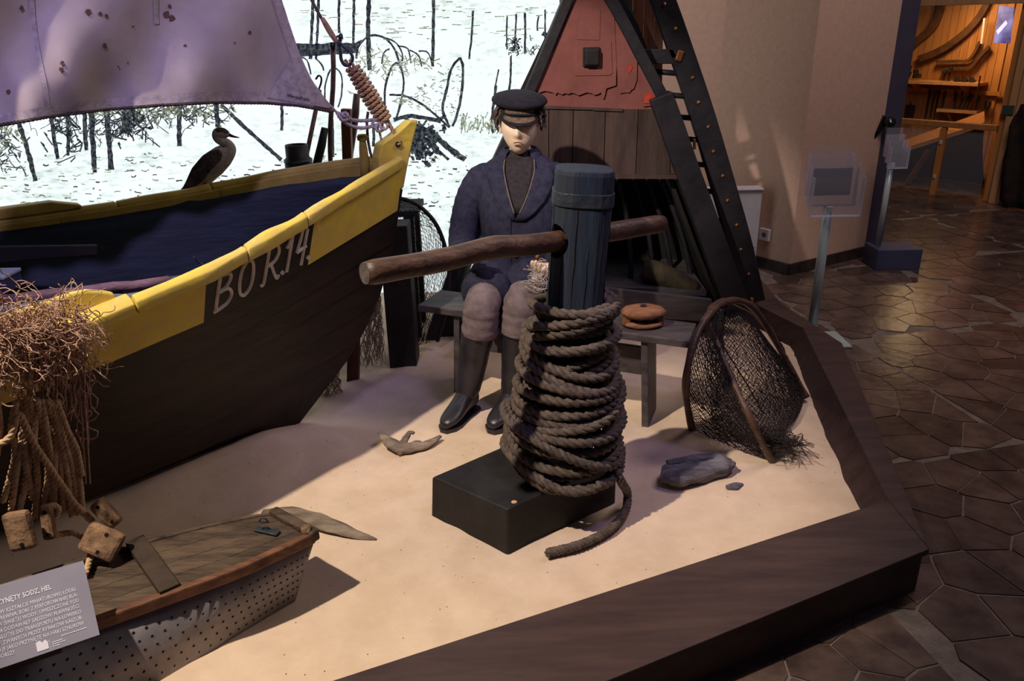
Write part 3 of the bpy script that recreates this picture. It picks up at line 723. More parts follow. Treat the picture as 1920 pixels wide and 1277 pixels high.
while x < 580:
    tx.tube([sp(x, 180 + (x - 538) * .22, .010), sp(x + rr.uniform(-1, 2), 180 + (x - 538) * .22 - rr.uniform(2, 6), .010), sp(x + 3, 180 + (x - 538) * .22 + rr.uniform(-2, 1), .010)], .0011, 4); x += rr.uniform(2.2, 3.6)
tx.build('stitched_mark', M['ink'], cv)
sn = MB()
for (x, y, r_) in [(40, 15, 5), (165, 22, 6), (188, 26, 5), (200, 30, 4), (312, 26, 7), (322, 34, 6), (196, 86, 5), (117, 118, 4), (115, 130, 5), (468, 61, 4), (15, 172, 5), (347, 85, 3), (250, 50, 2), (222, 125, 2), (240, 118, 2), (318, 12, 4), (440, 80, 2)]:
    q = [sp(x + r_ * rr.uniform(.6, 1.2) * math.cos(k * .785), y + r_ * rr.uniform(.6, 1.2) * math.sin(k * .785), .004) for k in range(8)]
    sn.add(q, [list(range(8))])
tag(sn.build('rust_spot', M['stain'], cv), kind='stuff')
# ---------------------------------------------------------------- sheet ropes and fore stay
sh = thing('sail_sheet', at(640, 215, 3.05), 'pale looped rope tying the sail corner to the stay', 'rope')
a = sp(632, 211)
MB().rope(smooth_path([a, at(652, 222, 3.10), at(668, 226, 3.13), at(690, 226, 3.16), at(712, 222, 3.19), at(722, 220, 3.2)], 8), .0075).build('upper_loop', M['rope_white'], sh, True)
MB().rope(smooth_path([a, at(640, 224, 3.07), at(658, 236, 3.11), at(680, 240, 3.14), at(700, 236, 3.17), at(718, 230, 3.2)], 8), .0075).build('lower_loop', M['rope_white'], sh, True)
MB().rope(smooth_path([at(706, 238, 3.18), at(712, 250, 3.18), at(716, 270, 3.19), at(717, 292, 3.2)], 8), .005).build('hanging_tail', M['rope_white'], sh, True)
for k, (x, y) in enumerate(((646, 219), (705, 233), (712, 240), (720, 236))):
    c = at(x, y, 3.17 if k else 3.08); MB().rope([c + V((math.cos(t * .7) * .014, math.sin(t * .9) * .012, math.sin(t * .7) * .014)) for t in range(10)], .006).build('knot', M['rope_white'], sh, True)
fs = thing('fore_stay', at(690, 170, 3.2), 'brown lashed fore stay running from the stem head up out of view', 'rope')
YS = 3.19
MB().tube(smooth_path([at(545, -90, YS), at(582, -5, YS), at(606, 40, YS)], 8), .006, 8).build('wire_rope', M['rope_dark'], fs, True)
MB().tube(smooth_path([at(604, 34, YS), at(618, 58, YS), at(632, 80, YS)], 6), [.008 + .003 * math.sin(i * .26) for i in range(13)], 10).build('leather_wrap', M['rope_brown'], fs, True)
MB().tube(smooth_path([at(634, 78, YS), at(638, 96, YS), at(640, 112, YS), at(647, 122, YS), at(657, 120, YS), at(661, 108, YS), at(655, 96, YS), at(645, 88, YS)], 6, True), .0065, 8, True).build('iron_hook', M['iron'], fs, True)
MB().tube(smooth_path([at(636, 80, YS), at(636, 68, YS), at(640, 64, YS), at(642, 74, YS)], 5), .004, 6).build('hook_point', M['iron'], fs, True)
for dx in (-5, 4): MB().rope(smooth_path([at(652 + dx, 112, YS), at(690 + dx, 176, YS), at(722 + dx, 232, YS)], 10), .007).build('lanyard', M['rope_brown'], fs, True)
p0, p1 = at(660, 126, YS), at(722, 226, YS); ax_ = (p1 - p0).normalized(); e1 = ax_.orthogonal().normalized(); e2 = ax_.cross(e1); cp = []
for i in range(181):
    t = i / 180; r_ = (.021 + .008 * math.sin(t * 2.6) + .002 * math.sin(i * .9)); a_ = t * 2 * math.pi * 13
    cp.append(p0.lerp(p1, t) + (e1 * math.cos(a_) + e2 * math.sin(a_)) * r_)
MB().rope(cp, .0085, n=4, spp=5).build('lashing', M['rope_brown'], fs, True)
MB().rope(smooth_path([at(724, 222, YS), at(736, 244, YS), at(748, 262, 3.2), hc + NR * .03, hc - NR * .03], 8), .009).build('stem_lanyard', M['rope_brown'], fs, True)
MB().rope(smooth_path([at(690, 210, YS + .03), at(688, 230, YS + .03), at(690, 262, YS + .02), at(694, 284, YS + .02), at(698, 296, YS + .02)], 8), .006).build('hanging_tail', M['rope_dark'], fs, True)
# ================================================================== CAPSTAN
def depth(p): return (V(p) - V((0, 0, H))).dot(fw)
def px2m(n, p): return n * depth(p) / F
def cut(o, mbc):
    """subtract a closed shape from a finished mesh, for good"""
    me = bpy.data.meshes.new('cutter'); me.from_pydata([tuple(p - ORG[o.name]) for p in mbc.v], [], mbc.f)
    bm = bmesh.new(); bm.from_mesh(me); bmesh.ops.recalc_face_normals(bm, faces=bm.faces); bm.to_mesh(me); bm.free()
    c = bpy.data.objects.new('cutter', me); COL.objects.link(c); c.parent = o.parent
    if o.parent is None: c.location = o.location
    md = o.modifiers.new('cut', 'BOOLEAN'); md.object = c; md.operation = 'DIFFERENCE'
    bpy.context.view_layer.update()
    dg = bpy.context.evaluated_depsgraph_get(); nm = bpy.data.meshes.new_from_object(o.evaluated_get(dg))
    o.modifiers.clear(); o.data = nm; bpy.data.objects.remove(c)
A = onz(953, 1038, S); B = onz(806, 968, S); C = onz(1155, 938, S); D = B + C - A
ZB = at(960, 956, A.y).z
cap = thing('capstan', onz(1050, 900, S), 'blue black timber capstan post with iron band on a heavy sand bound block', 'capstan')
lo = S - .05
blk = MB()
tA, tB, tC, tD = [V((p.x, p.y, ZB)) for p in (A, B, C, D)]
tB = tB.lerp(tA, .06); bA, bB, bC, bD = [V((p.x, p.y, lo)) for p in (A, B, C, D)]
blk.add([bA, bB, bD, bC, tA, tB, tD, tC], [(0, 1, 2, 3), (4, 7, 6, 5), (0, 4, 5, 1), (1, 5, 6, 2), (2, 6, 7, 3), (3, 7, 4, 0)])
blk.build('base_block', M['block'], cap, bevel=.008)
e1 = (B - A).normalized(); MB().tube([B.lerp(D, .2) + V((0, 0, .02)), B.lerp(D, .2) + e1 * .03 + V((0, 0, .015)), B.lerp(D, .2) + e1 * .055 + V((0, 0, .012))], [.045, .035, .018], 9).build('block_stub', M['drift'], cap, True)
nc = tA.lerp(tB, .5); MB().tube([tA.lerp(tC, .1) + (tB - tA).normalized() * .02 + V((0, 0, -.004)), tA.lerp(tC, .1) + (tB - tA).normalized() * .02 + V((0, 0, .0015))], .009, 10).build('treenail', M['rope'], cap)
pb_ = onz(1052, 872, ZB); Y0 = pb_.y; pt_ = at(1097, 314, Y0 + .02)
axp = (pt_ - pb_).normalized(); ex = V((1, 0, 0)); ex = (ex - axp * ex.dot(axp)).normalized(); ey = axp.cross(ex)
Rt = px2m(57, pt_); Rb = px2m(57, pb_)
def ring(c, r, n=28, p=3.2):
    out = []
    for k in range(n):
        a = 2 * math.pi * k / n + .5; ca_, sa_ = math.cos(a), math.sin(a)
        q = (abs(ca_) ** p + abs(sa_) ** p) ** (-1 / p); rr_ = r * q * .97
        out.append(c + ex * rr_ * ca_ + ey * rr_ * sa_)
    return out
Lp = (pt_ - pb_).length
rings = [ring(pb_ + axp * (Lp * t), lerp(Rb, Rt, t) * f) for t, f in ((-.05, 1), (0, 1), (.3, 1), (.5, .94), (.65, .94), (.8, .97), (.9, 1), (.985, 1), (1, .965))]
post = MB().loft(rings).build('post', M['post'], cap, bevel=.004)
bt = lambda t, f: ring(pb_ + axp * (Lp * t), lerp(Rb, Rt, t) * f)
for a_, t0_, t1_ in ((3.6, .50, .93), (4.1, .42, .86), (4.5, .55, .99), (4.95, .40, .80), (5.4, .48, .97), (3.2, .6, .9), (5.8, .5, .85)):
    f_ = lambda t: (lambda c_, r_: c_ + (ex * math.cos(a_) + ey * math.sin(a_)) * r_ * .97 * (abs(math.cos(a_)) ** 3.2 + abs(math.sin(a_)) ** 3.2) ** (-1 / 3.2))(pb_ + axp * (Lp * t), lerp(Rb, Rt, t) * interp([(.3, 1), (.5, .94), (.65, .94), (.8, .97), (.9, 1), (1, .98)], t))
    MB().tube([f_(lerp(t0_, t1_, i / 10)) + ex * .0015 * math.sin(i * 2.3 + a_) for i in range(11)], [.0004 + .0016 * math.sin(math.pi * i / 10) for i in range(11)], 5).build('crack', M['hole'], cap)
MB().loft([bt(.895, 1.0), bt(.895, 1.045), bt(.935, 1.045), bt(.935, 1.0)], caps=False).build('iron_band', M['iron'], cap, bevel=.002)
# bar through the post
Lb = at(684, 513, 1.84); hp = pb_ + axp * (Lp * .79); dirb = (hp - Lb).normalized()
k_ = 0.0
for i in range(400):
    q = Lb + dirb * (i * .004); d_ = q - V((0, 0, H)); xq = 960 + d_.dot(xc) * F / d_.dot(fw)
    if xq > 1240: k_ = i * .004; break
Rb_ = Lb + dirb * k_; rl = px2m(24, Lb); rr2 = px2m(17, Rb_)
cut(post, MB().tube([hp - dirb * .3, hp + dirb * .3], rl * 1.32, 20, flat=1.25, up=(0, 0, 1)))
bar = thing('capstan_bar', Lb, 'long round brown wooden bar pushed through the capstan post', 'bar')
side_ = dirb.cross(V((0, 0, 1))).normalized(); path = []; rad = []
for i in range(41):
    t = i / 40; path.append(Lb.lerp(Rb_, t) + V((0, 0, .012 * math.exp(-((t - .36) / .1) ** 2))) ); rad.append(lerp(rl, rr2, t) * (1 + .05 * math.exp(-((t - .37) / .03) ** 2) + .015 * math.sin(t * 40)))
rad[0] *= .9; rad[-1] *= .86; rad[-2] *= .97
MB().tube(path, rad, 20).build('shaft', M['bar'], bar, True)
MB().tube([Lb - dirb * .0015, Lb + dirb * .002], rl * .86, 20).build('end_grain', M['bar_end'], bar)
# rope wound round the post
rc = thing('capstan_rope', pb_, 'thick dark tarred rope wound many turns round the capstan post', 'rope')
zb0, zt0 = ZB + .018, at(1080, 572, Y0 - .1).z
rq = random.Random(4)
def coil(turns, z0, z1, ra, rb, tiltA, seed, up=True):
    pts_ = []; n = int(turns * 26)
    for i in range(n + 1):
        t = i / n; a = 2 * math.pi * turns * t + seed
        z = lerp(z0, z1, t); c = pb_ + axp * (z - pb_.z)
        r_ = lerp(ra, rb, t) * (1 + .07 * NZ.noise(V((a * .23, seed, 0))) + .04 * NZ.noise(V((a * .9, seed, 5))))
        tl = tiltA * NZ.noise(V((a * .055, seed, 8))) * 2.2
        zz = tl * math.cos(a + 3 * NZ.noise(V((a * .04, seed, 3)))) + .010 * NZ.noise(V((a * .8, seed, 2)))
        p = c + (ex * math.cos(a) + ey * math.sin(a)) * r_ + V((0, 0, zz)); p.z = max(p.z, ZB + .016)
        pts_.append(p)
    return pts_
Ro = px2m(74, pb_ + axp * .45); Rw = px2m(98, pb_)
MB().rope(coil(11, zb0, zt0 - .02, Rw * .86, Ro * .88, .03, 1.0), .0155, spp=6).build('inner_turns', M['rope_dark'], rc, True)
oc = coil(15, zb0 + .0, zt0, Rw * 1.08, Ro * 1.02, .062, 2.2)
MB().rope(oc, .0165, spp=6).build('outer_turns', M['rope_dark'], rc, True)
MB().rope(coil(3.3, zb0 + .05, zb0 + .24, Rw * 1.13, Rw * 1.02, .07, 5.2), .016, spp=6).build('slack_turns', M['rope_dark'], rc, True)
tail = smooth_path([pb_ + ex * Rw * .9 + V((0, -.06, .07)), onz(1163, 900, ZB + .01), onz(1176, 925, S + .05), onz(1172, 960, S + .02), onz(1140, 995, S + .018), onz(1085, 1022, S + .018), onz(1022, 1038, S + .018)], 10)
MB().rope(tail, .0155, pitch=.045).build('loose_end', M['rope_dark'], rc, True)

# ================================================================== BENCH
bn = thing('bench', (.15, 3.0, S), 'low dark plank bench on splayed board legs under the seated figure', 'bench')
BZ = .48
f0, f1, g1, g0 = onz(783, 572, BZ), onz(1292, 640, BZ), onz(1306, 606, BZ), onz(827, 543, BZ)
MB().prism([p - V((0, 0, .03)) for p in (f0, f1, g1, g0)], (0, 0, .03)).build('seat_plank', M['bench'], bn, bevel=.004)
dl = (f1 - f0).normalized(); dn = V((-dl.y, dl.x, 0))
for t, sp_ in ((.14, -.02), (.84, .02)):
    a = f0.lerp(f1, t); b = g0.lerp(g1, t); a = a + (b - a) * .08; b = b - (b - a) * .08
    zz = V((0, 0, BZ - .03 - (S - .03)))
    pa, pb2 = a + dl * sp_ - zz - V((0, 0, .03)), b + dl * sp_ - zz - V((0, 0, .03))
    w = dl * .028
    MB().add([pa, pb2, pb2 + w, pa + w, a - V((0, 0, .03)), b - V((0, 0, .03)), b + w - V((0, 0, .03)), a + w - V((0, 0, .03))],
             [(0, 1, 2, 3), (7, 6, 5, 4), (0, 4, 5, 1), (1, 5, 6, 2), (2, 6, 7, 3), (3, 7, 4, 0)]).build('leg', M['bench'], bn, bevel=.003)
a = f0.lerp(f1, .17) + dn * .10; b = f0.lerp(f1, .83) + dn * .10
MB().bar(a - V((0, 0, .15)), b - V((0, 0, .15)), .022, .12).build('stretcher', M['bench'], bn, bevel=.003)
# pulley block on the bench
pk = thing('pulley_block', f0.lerp(f1, .83) + dn * .09, 'weathered orange wooden pulley block lying on the bench end', 'pulley')
c = (f0.lerp(f1, .825) + dn * .10); c.z = BZ
cheek = [(.000, .0), (.062, .0), (.076, .012), (.078, .02), (.072, .03)]
MB().lathe([(0, .0), (.06, .0), (.075, .010), (.07, .022), (.0, .024)], c, 20, None, 1.12, .8).build('lower_cheek', M['pulley'], pk, True, jitter=.0012)
MB().lathe([(0, .02), (.05, .02), (.05, .043), (0, .043)], c, 18).build('sheave', M['hole'], pk, True)
MB().lathe([(0, .042), (.066, .042), (.078, .050), (.080, .062), (.070, .074), (.04, .080), (0, .080)], c, 20, None, 1.12, .8).build('upper_cheek', M['pulley'], pk, True, jitter=.0016)
for sx_ in (-1, 1): MB().box(c + V((sx_ * .065, 0, .03)), (.03, .05, .03)).build('spacer', M['pulley'], pk, bevel=.004)
MB().tube([c + V((0, 0, .08)), c + V((0, 0, .087))], .012, 12).build('pin', M['iron'], pk)

# ================================================================== SEATED FIGURE
man = thing('person', (.04, 3.1, S), 'seated figure in navy peacoat, black peaked cap and tall boots holding netting', 'person')
yaw = math.radians(-6); MC = V((.045, 3.22, 0)); cyw, syw = math.cos(yaw), math.sin(yaw)
def ML(x, y, z): return V((MC.x + x * cyw - y * syw, MC.y + x * syw + y * cyw, z))
def unML(p): q = p - MC; return (q.x * cyw + q.y * syw, -q.x * syw + q.y * cyw, p.z)
TOR = [(.50, .175, .14, -.02), (.60, .175, .13, -.01), (.70, .160, .118, .0), (.80, .163, .118, .005), (.90, .176, .12, .012), (.98, .186, .112, .02), (1.04, .176, .10, .028), (1.075, .140, .085, .032), (1.10, .095, .068, .034), (1.125, .066, .06, .034)]
def tor(z):
    return tuple(interp([(t[0], t[k]) for t in TOR], z) for k in (1, 2, 3))
def chest(x, z, d=0):
    hw, hd, yc_ = tor(z); q = max(0.0, 1 - (x / hw) ** 2) ** .42
    return ML(x, yc_ - hd * q - d, z)
rings = []
for t in TOR:
    z, hw, hd, yc_ = t; rg = []
    for k in range(36):
        a = 2 * math.pi * k / 36; ca_, sa_ = math.cos(a), math.sin(a); f = (abs(ca_) ** 2.5 + abs(sa_) ** 2.5) ** (-1 / 2.5)
        fold = 1 + .02 * NZ.noise(V((ca_ * 3, sa_ * 3, z * 6)))
        rg.append(ML(hw * ca_ * f * fold, yc_ + hd * sa_ * f * fold, z))
    rings.append(rg)
coat = MB().loft(rings).build('coat', M['coat'], man, True, sub=1)
def limb(pts_, rad_, n=16, fold=.0, seed=0, flat=1.0):
    p = smooth_path(pts_, 7); m_ = len(p); rr_ = []
    tab = [(i / (len(rad_) - 1), r_) for i, r_ in enumerate(rad_)]
    for i in range(m_): rr_.append(interp(tab, i / (m_ - 1)) * (1 + fold * math.sin(i * 1.9 + seed) + fold * .8 * NZ.noise(V((i * .7, seed, 0)))))
    return MB().tube(p, rr_, n, flat=flat)
hR = unML(at(862, 490, 2.96)); hL = unML(at(1018, 512, 2.93))
armR = [ML(-.105, .03, 1.030), ML(-.160, .025, 1.005), ML(-.200, .015, .94), ML(-.225, -.0, .87), ML(-.235, -.05, .79), ML(lerp(-.235, hR[0], .5), lerp(-.05, hR[1], .5), .755), ML(hR[0] - .01, hR[1] + .045, hR[2] + .01)]
armL = [ML(.105, .03, 1.030), ML(.162, .025, 1.005), ML(.203, .015, .94), ML(.232, .0, .87), ML(.240, -.05, .78), ML(lerp(.24, hL[0], .55), lerp(-.05, hL[1], .5), .73), ML(hL[0] + .045, hL[1] + .05, hL[2] + .012)]
for k, ar in enumerate((armR, armL)):
    limb(ar, [.046, .062, .064, .061, .061, .054, .047], 18, .02, k).build('sleeve', M['coat'], coat, True)
# skirts of the coat over the thighs
kR = unML(at(903, 556, 2.95)); kL = unML(at(978, 552, 2.95))
for k, kn in enumerate((kR, kL)):
    sx_ = -1 if k == 0 else 1
    limb([ML(sx_ * .075, .05, .59), ML(lerp(sx_ * .08, kn[0], .4), lerp(.05, kn[1], .4), .60), ML(lerp(sx_ * .08, kn[0], .86), lerp(.05, kn[1], .86), .60)], [.118, .116, .100], 18, .012, k, 1.0).build('coat_skirt', M['coat'], coat, True)
    limb([ML(sx_ * .08, .02, .57), ML(lerp(sx_ * .08, kn[0], .6), lerp(.02, kn[1], .6), .575), ML(kn[0], kn[1] + .02, kn[2] - .035), ML(kn[0] - .006, kn[1] + .005, kn[2] - .085), ML(kn[0] - .014, kn[1] + .01, kn[2] - .16)], [.078, .074, .072, .073, .076], 18, .03, k + 3).build('trouser_leg', M['trouser'], man, True)
# boots
fR, fL = unML(onz(848, 800, S)), unML(onz(935, 800, S))
for k, (kn, ft) in enumerate(((kR, fR), (kL, fL))):
    an = (ft[0] + .045, ft[1] + .115)
    top = ML(kn[0] - .012, kn[1] + .012, kn[2] - .115)
    bt_ = man if False else None
    bo = limb([top, ML(lerp(kn[0], an[0], .35) - .004, lerp(kn[1], an[1], .35) + .012, .40), ML(lerp(kn[0], an[0], .75), lerp(kn[1], an[1], .75) + .008, .25), ML(an[0], an[1], .175)], [.069, .066, .055, .047], 18, .012, k)
    bsh = bo.build('boot', M['boot'], man, True)
    rg = []; d_ = V((ft[0] - an[0], ft[1] - an[1], 0)).normalized(); n_ = V((-d_.y, d_.x, 0)); c0 = V((an[0], an[1], 0))
    for t, w_, h_ in ((-.060, .022, .07), (-.050, .036, .10), (-.02, .042, .125), (.03, .040, .118), (.075, .042, .082), (.12, .046, .062), (.155, .040, .05), (.178, .026, .038), (.186, .012, .026)):
        ring_ = []
        for q in range(14):
            a = 2 * math.pi * q / 14; xx = math.cos(a) * w_; zz = max(0, (math.sin(a) * .5 + .5)) ** .8 * h_
            pt = c0 + d_ * t + n_ * xx; ring_.append(ML(pt.x, pt.y, S + .012 + zz))
        rg.append(ring_)
    MB().loft(rg).build('boot_foot', M['boot'], bsh, True, sub=1)
    so = []
    for t, w_ in ((-.062, .026), (-.045, .042), (.03, .040), (.12, .048), (.16, .042), (.19, .016)): so.append((t, w_))
    pl = [c0 + d_ * t + n_ * w_ for t, w_ in so] + [c0 + d_ * t - n_ * w_ for t, w_ in so[::-1]]
    MB().prism([ML(p.x, p.y, S - .002) for p in pl], (0, 0, .018)).build('boot_sole', M['boot'], bsh)
# jumper, lapels, collar, buttons
def patch(poly_rows, d, name, mat, solid=.004, nx_=8, sub=0):
    """rows of (xl, xr, z)"""
    rows = [[chest(lerp(xl, xr, i / nx_), z, d) for i in range(nx_ + 1)] for xl, xr, z in poly_rows]
    return MB().grid(rows).build(name, mat, coat if name == 'lapel' else man, True, solid=solid)
patch([(-.055, .065, 1.105), (-.056, .066, 1.07), (-.048, .058, 1.03), (-.04, .048, .99), (-.028, .03, .94), (-.014, .008, .895)], .004, 'jumper', M['jumper'])
MB().loft([[ML(.052 * r_ * math.cos(2 * math.pi * k / 20) + .002, .018 + .052 * r_ * math.sin(2 * math.pi * k / 20), z) for k in range(20)] for z, r_ in ((1.07, 1.25), (1.10, 1.12), (1.128, 1.04), (1.13, .95))], caps=False).build('jumper_collar', M['jumper'], man, True, solid=.003)
patch([(-.118, -.056, 1.062), (-.128, -.056, 1.03), (-.118, -.046, 1.012), (-.112, -.04, .99), (-.085, -.026, .94), (-.05, -.012, .895), (-.026, -.010, .868)], .012, 'lapel', M['coat'], .007)
patch([(.066, .128, 1.062), (.066, .146, 1.03), (.056, .140, 1.012), (.05, .138, .99), (.032, .110, .94), (.008, .068, .895), (-.012, .028, .868)], .014, 'lapel', M['coat'], .007)
for sx_ in (-1, 1):   # standing collar leaves
    rows = []
    for i in range(7):
        t = i / 6; a = math.radians(lerp(35, 165, t)); x_ = sx_ * math.sin(a) * .082; y_ = .030 - math.cos(a) * .075
        rows.append([ML(x_ * .80 + .003, y_ * .85, 1.135 - .006 * (1 - t)), ML(x_ * 1.0, y_ - .004, 1.118), ML(x_ * 1.32, y_ * 1.12 - .004, 1.078 - .02 * (1 - t))])
    MB().grid(rows).build('collar', M['coat'], coat, True, solid=.006)
for sx_ in (-1, 1):
    e_ = [(-.054, 1.095), (-.056, 1.06), (-.046, 1.01), (-.03, .95), (-.012, .895)] if sx_ < 0 else [(.063, 1.095), (.066, 1.06), (.055, 1.01), (.034, .95), (.008, .895)]
    MB().tube(smooth_path([chest(x_, z, .018) for x_, z in e_], 5), .003, 6).build('lapel_edge', M['coat_edge'], coat, True)
MB().tube(smooth_path([chest(-.030, z, .004) for z in (.87, .8, .72, .64, .58)], 5), .0025, 6).build('front_edge', M['coat'], coat, True)
for (x, y) in ((966, 484), (1006, 488)):
    q = unML(at(x, y, 3.06)); c = chest(q[0], q[2], .004); MB().lathe([(0, 0), (.011, 0), (.0105, .004), (.006, .007), (0, .0075)], c, 14, Matrix.Rotation(math.radians(90), 3, 'X')).build('button', M['button'], coat, True)
# body (head, neck, trunk, arms, legs, hands) as one surface
sk_v, sk_e, sk_r = [], [], []
def chain(pts_, rads, start=None):
    prev = start
    for p, r_ in zip(pts_, rads):
        sk_v.append(V(p)); sk_r.append(r_); i = len(sk_v) - 1
        if prev is not None: sk_e.append((prev, i))
        prev = i
    return prev
pel = chain([ML(0, .03, .56)], [.09]); sp1 = chain([ML(0, .03, .75), ML(0, .035, .92)], [.09, .09], pel); ne = chain([ML(.0, .035, 1.06), ML(.002, .022, 1.12), ML(.004, .015, 1.17)], [.06, .047, .046], sp1)
def hand(wrist_from, ar, hp, fdir, ndir, sgn, curl):
    """palm with four fingers and a thumb, rooted on the wrist vertex"""
    w = chain([ar[2], ar[4], ar[6]], [.045, .04, .024], wrist_from)
    fd = V(fdir).normalized(); nd = V(ndir).normalized(); sd = fd.cross(nd).normalized() * sgn
    base = V(ar[6]); pm_ = chain([base + fd * .035], [.024], w)
    for q, (o_, ln) in enumerate(((-.027, .062), (-.009, .073), (.009, .068), (.026, .054))):
        p = base + fd * .070 + sd * o_; pts_ = [p]; d_ = fd.copy()
        for sgm in (.42, .33, .25):
            d_ = (Matrix.Rotation(curl * (1.0 + .12 * q), 3, sd * sgn) @ d_); p = p + d_ * ln * sgm; pts_.append(p)
        chain(pts_, [.0105, .0088, .0082, .007], pm_)
    t0 = base + fd * .03 - sd * .028
    chain([t0, t0 + (fd * .7 - sd * .7).normalized() * .03, t0 + (fd * .7 - sd * .7).normalized() * .03 + (fd * .95 - sd * .2).normalized() * .028], [.0115, .0098, .008], pm_)
hand(sp1, armR, hR, (.85, -.5, -.12), (.1, .2, 1), 1, .22)
hand(sp1, armL, hL, (-.75, -.6, -.1), (.1, -.3, 1), -1, .55)
for kn, ft in ((kR, fR), (kL, fL)): chain([ML(kn[0] * .6 + .0, -.02, .56), ML(kn[0], kn[1] + .03, kn[2] - .05), ML(lerp(kn[0], ft[0] + .04, .6), lerp(kn[1], ft[1] + .11, .6) + .01, .32), ML(ft[0] + .045, ft[1] + .115, .17), ML(ft[0] + .02, ft[1] + .05, .125)], [.065, .052, .042, .034, .03], pel)
me = bpy.data.meshes.new('body'); org = ORG[man.name]; me.from_pydata([tuple(p - org) for p in sk_v], sk_e, [])
tmp = bpy.data.objects.new('body', me); COL.objects.link(tmp)
md = tmp.modifiers.new('skin', 'SKIN'); md.use_smooth_shade = True
for i, r_ in enumerate(sk_r): me.skin_vertices[0].data[i].radius = (r_, r_)
me.skin_vertices[0].data[0].use_root = True
md = tmp.modifiers.new('sub', 'SUBSURF'); md.levels = 2; md.render_levels = 2
bpy.context.view_layer.update(); dg = bpy.context.evaluated_depsgraph_get(); bm_ = bpy.data.meshes.new_from_object(tmp.evaluated_get(dg)); bpy.data.objects.remove(tmp)
# head
HC = (.004, -.022, 1.228)
hv, hf = [], []; NU, NV = 56, 44
def g(x, c, s): return math.exp(-((x - c) / s) ** 2)
for j in range(NV + 1):
    ph = math.pi * j / NV
    for i in range(NU):
        th = 2 * math.pi * i / NU; x = math.sin(ph) * math.sin(th); y = -math.sin(ph) * math.cos(th); z = math.cos(ph)
        hw, hd, hh = .073, .094, .112
        X, Y, Z = x * hw, y * hd, z * hh
        if z < 0: X *= 1 - .26 * (-z) ** 1.5; Y = Y * (1 - .10 * (-z)) - .010 * (-z)       # jaw
        if y < 0:
            fr = max(0, -y) ** 2; ax_ = abs(X)
            Y -= fr * (.023 * g(X, 0, .0115) * g(Z, -.024, .018) + .012 * g(X, 0, .009) * g(Z, .002, .024))          # nose
            Y -= fr * .007 * g(ax_, .011, .007) * g(Z, -.030, .008)
            Y -= fr * .008 * g(Z, .030, .010) * (g(ax_, .022, .022))                                               # brow
            Y += fr * .011 * g(ax_, .030, .013) * g(Z, .010, .011)                                                 # sockets
            Y -= fr * .005 * g(ax_, .030, .009) * g(Z, .008, .006)                                                 # lids
            Y -= fr * .007 * g(X, 0, .021) * (g(Z, -.052, .0048) + 1.15 * g(Z, -.0635, .0055)) - fr * .004 * g(X, 0, .022) * g(Z, -.0577, .0022)   # lips
            Y -= fr * .010 * g(X, 0, .018) * g(Z, -.092, .014)                                                     # chin
            Y -= fr * .005 * g(ax_, .043, .014) * g(Z, -.012, .014)                                                # cheekbones
            Y += fr * .005 * g(ax_, .036, .012) * g(Z, -.048, .018)
        hv.append(ML(HC[0] + X, HC[1] + Y, HC[2] + Z) - org)
for j in range(NV):
    for i in range(NU):
        l = (i + 1) % NU; hf.append((j * NU + i, j * NU + l, (j + 1) * NU + l, (j + 1) * NU + i))
bm = bmesh.new(); bm.from_mesh(bm_); vv = [bm.verts.new(p) for p in hv]
for f in hf:
    try: bm.faces.new([vv[i] for i in f])
    except ValueError: pass
for sx_ in (-1, 1):   # ears
    ev = []
    for i in range(7):
        for k in range(8):
            a = 2 * math.pi * k / 8; t = i / 6; r_ = .5 + .5 * math.sin(t * math.pi)
            ev.append(bm.verts.new(ML(HC[0] + sx_ * (.070 + .011 * r_ * (.6 + .4 * math.sin(a))), HC[1] + .012 + .010 * math.cos(a) * r_, HC[2] - .034 + .052 * t) - org))
    for i in range(6):
        for k in range(8): bm.faces.new([ev[i * 8 + k], ev[i * 8 + (k + 1) % 8], ev[(i + 1) * 8 + (k + 1) % 8], ev[(i + 1) * 8 + k]])
bmesh.ops.remove_doubles(bm, verts=bm.verts, dist=.00005); bmesh.ops.recalc_face_normals(bm, faces=bm.faces); bm.to_mesh(bm_); bm.free()
for p in bm_.polygons: p.use_smooth = True
bm_.materials.clear(); bm_.materials.append(M['skin'])
bo_ = bpy.data.objects.new('body', bm_); COL.objects.link(bo_); bo_.parent = man; ORG[bo_.name] = org
for sx_ in (-1, 1):
    eyes = MB(); c = ML(HC[0] + sx_ * .030, HC[1] - .073, HC[2] + .009); eyes.lathe([(0, -.009), (.006, -.007), (.009, 0), (.006, .007), (0, .009)], c, 12)
    eyes.build('eyeball', M['letter'], man, True)
for z_, r_, w_ in ((-.0525, .0022, .020), (-.0625, .0028, .017)):
    lp_ = []
    for i in range(9):
        x_ = lerp(-w_, w_, i / 8); y_ = -.094 * math.sqrt(max(0, 1 - (x_ / .066) ** 2 - (z_ / .112) ** 2)) * .97 - .010 - .0055 * math.exp(-(x_ / .021) ** 2)
        lp_.append(ML(HC[0] + x_, HC[1] + y_, HC[2] + z_ - .0012 * math.cos(i * .785)))
    MB().tube(lp_, [.0006 + r_ * math.sin(math.pi * i / 8) for i in range(9)], 8).build('lip', M['lip'], man, True)
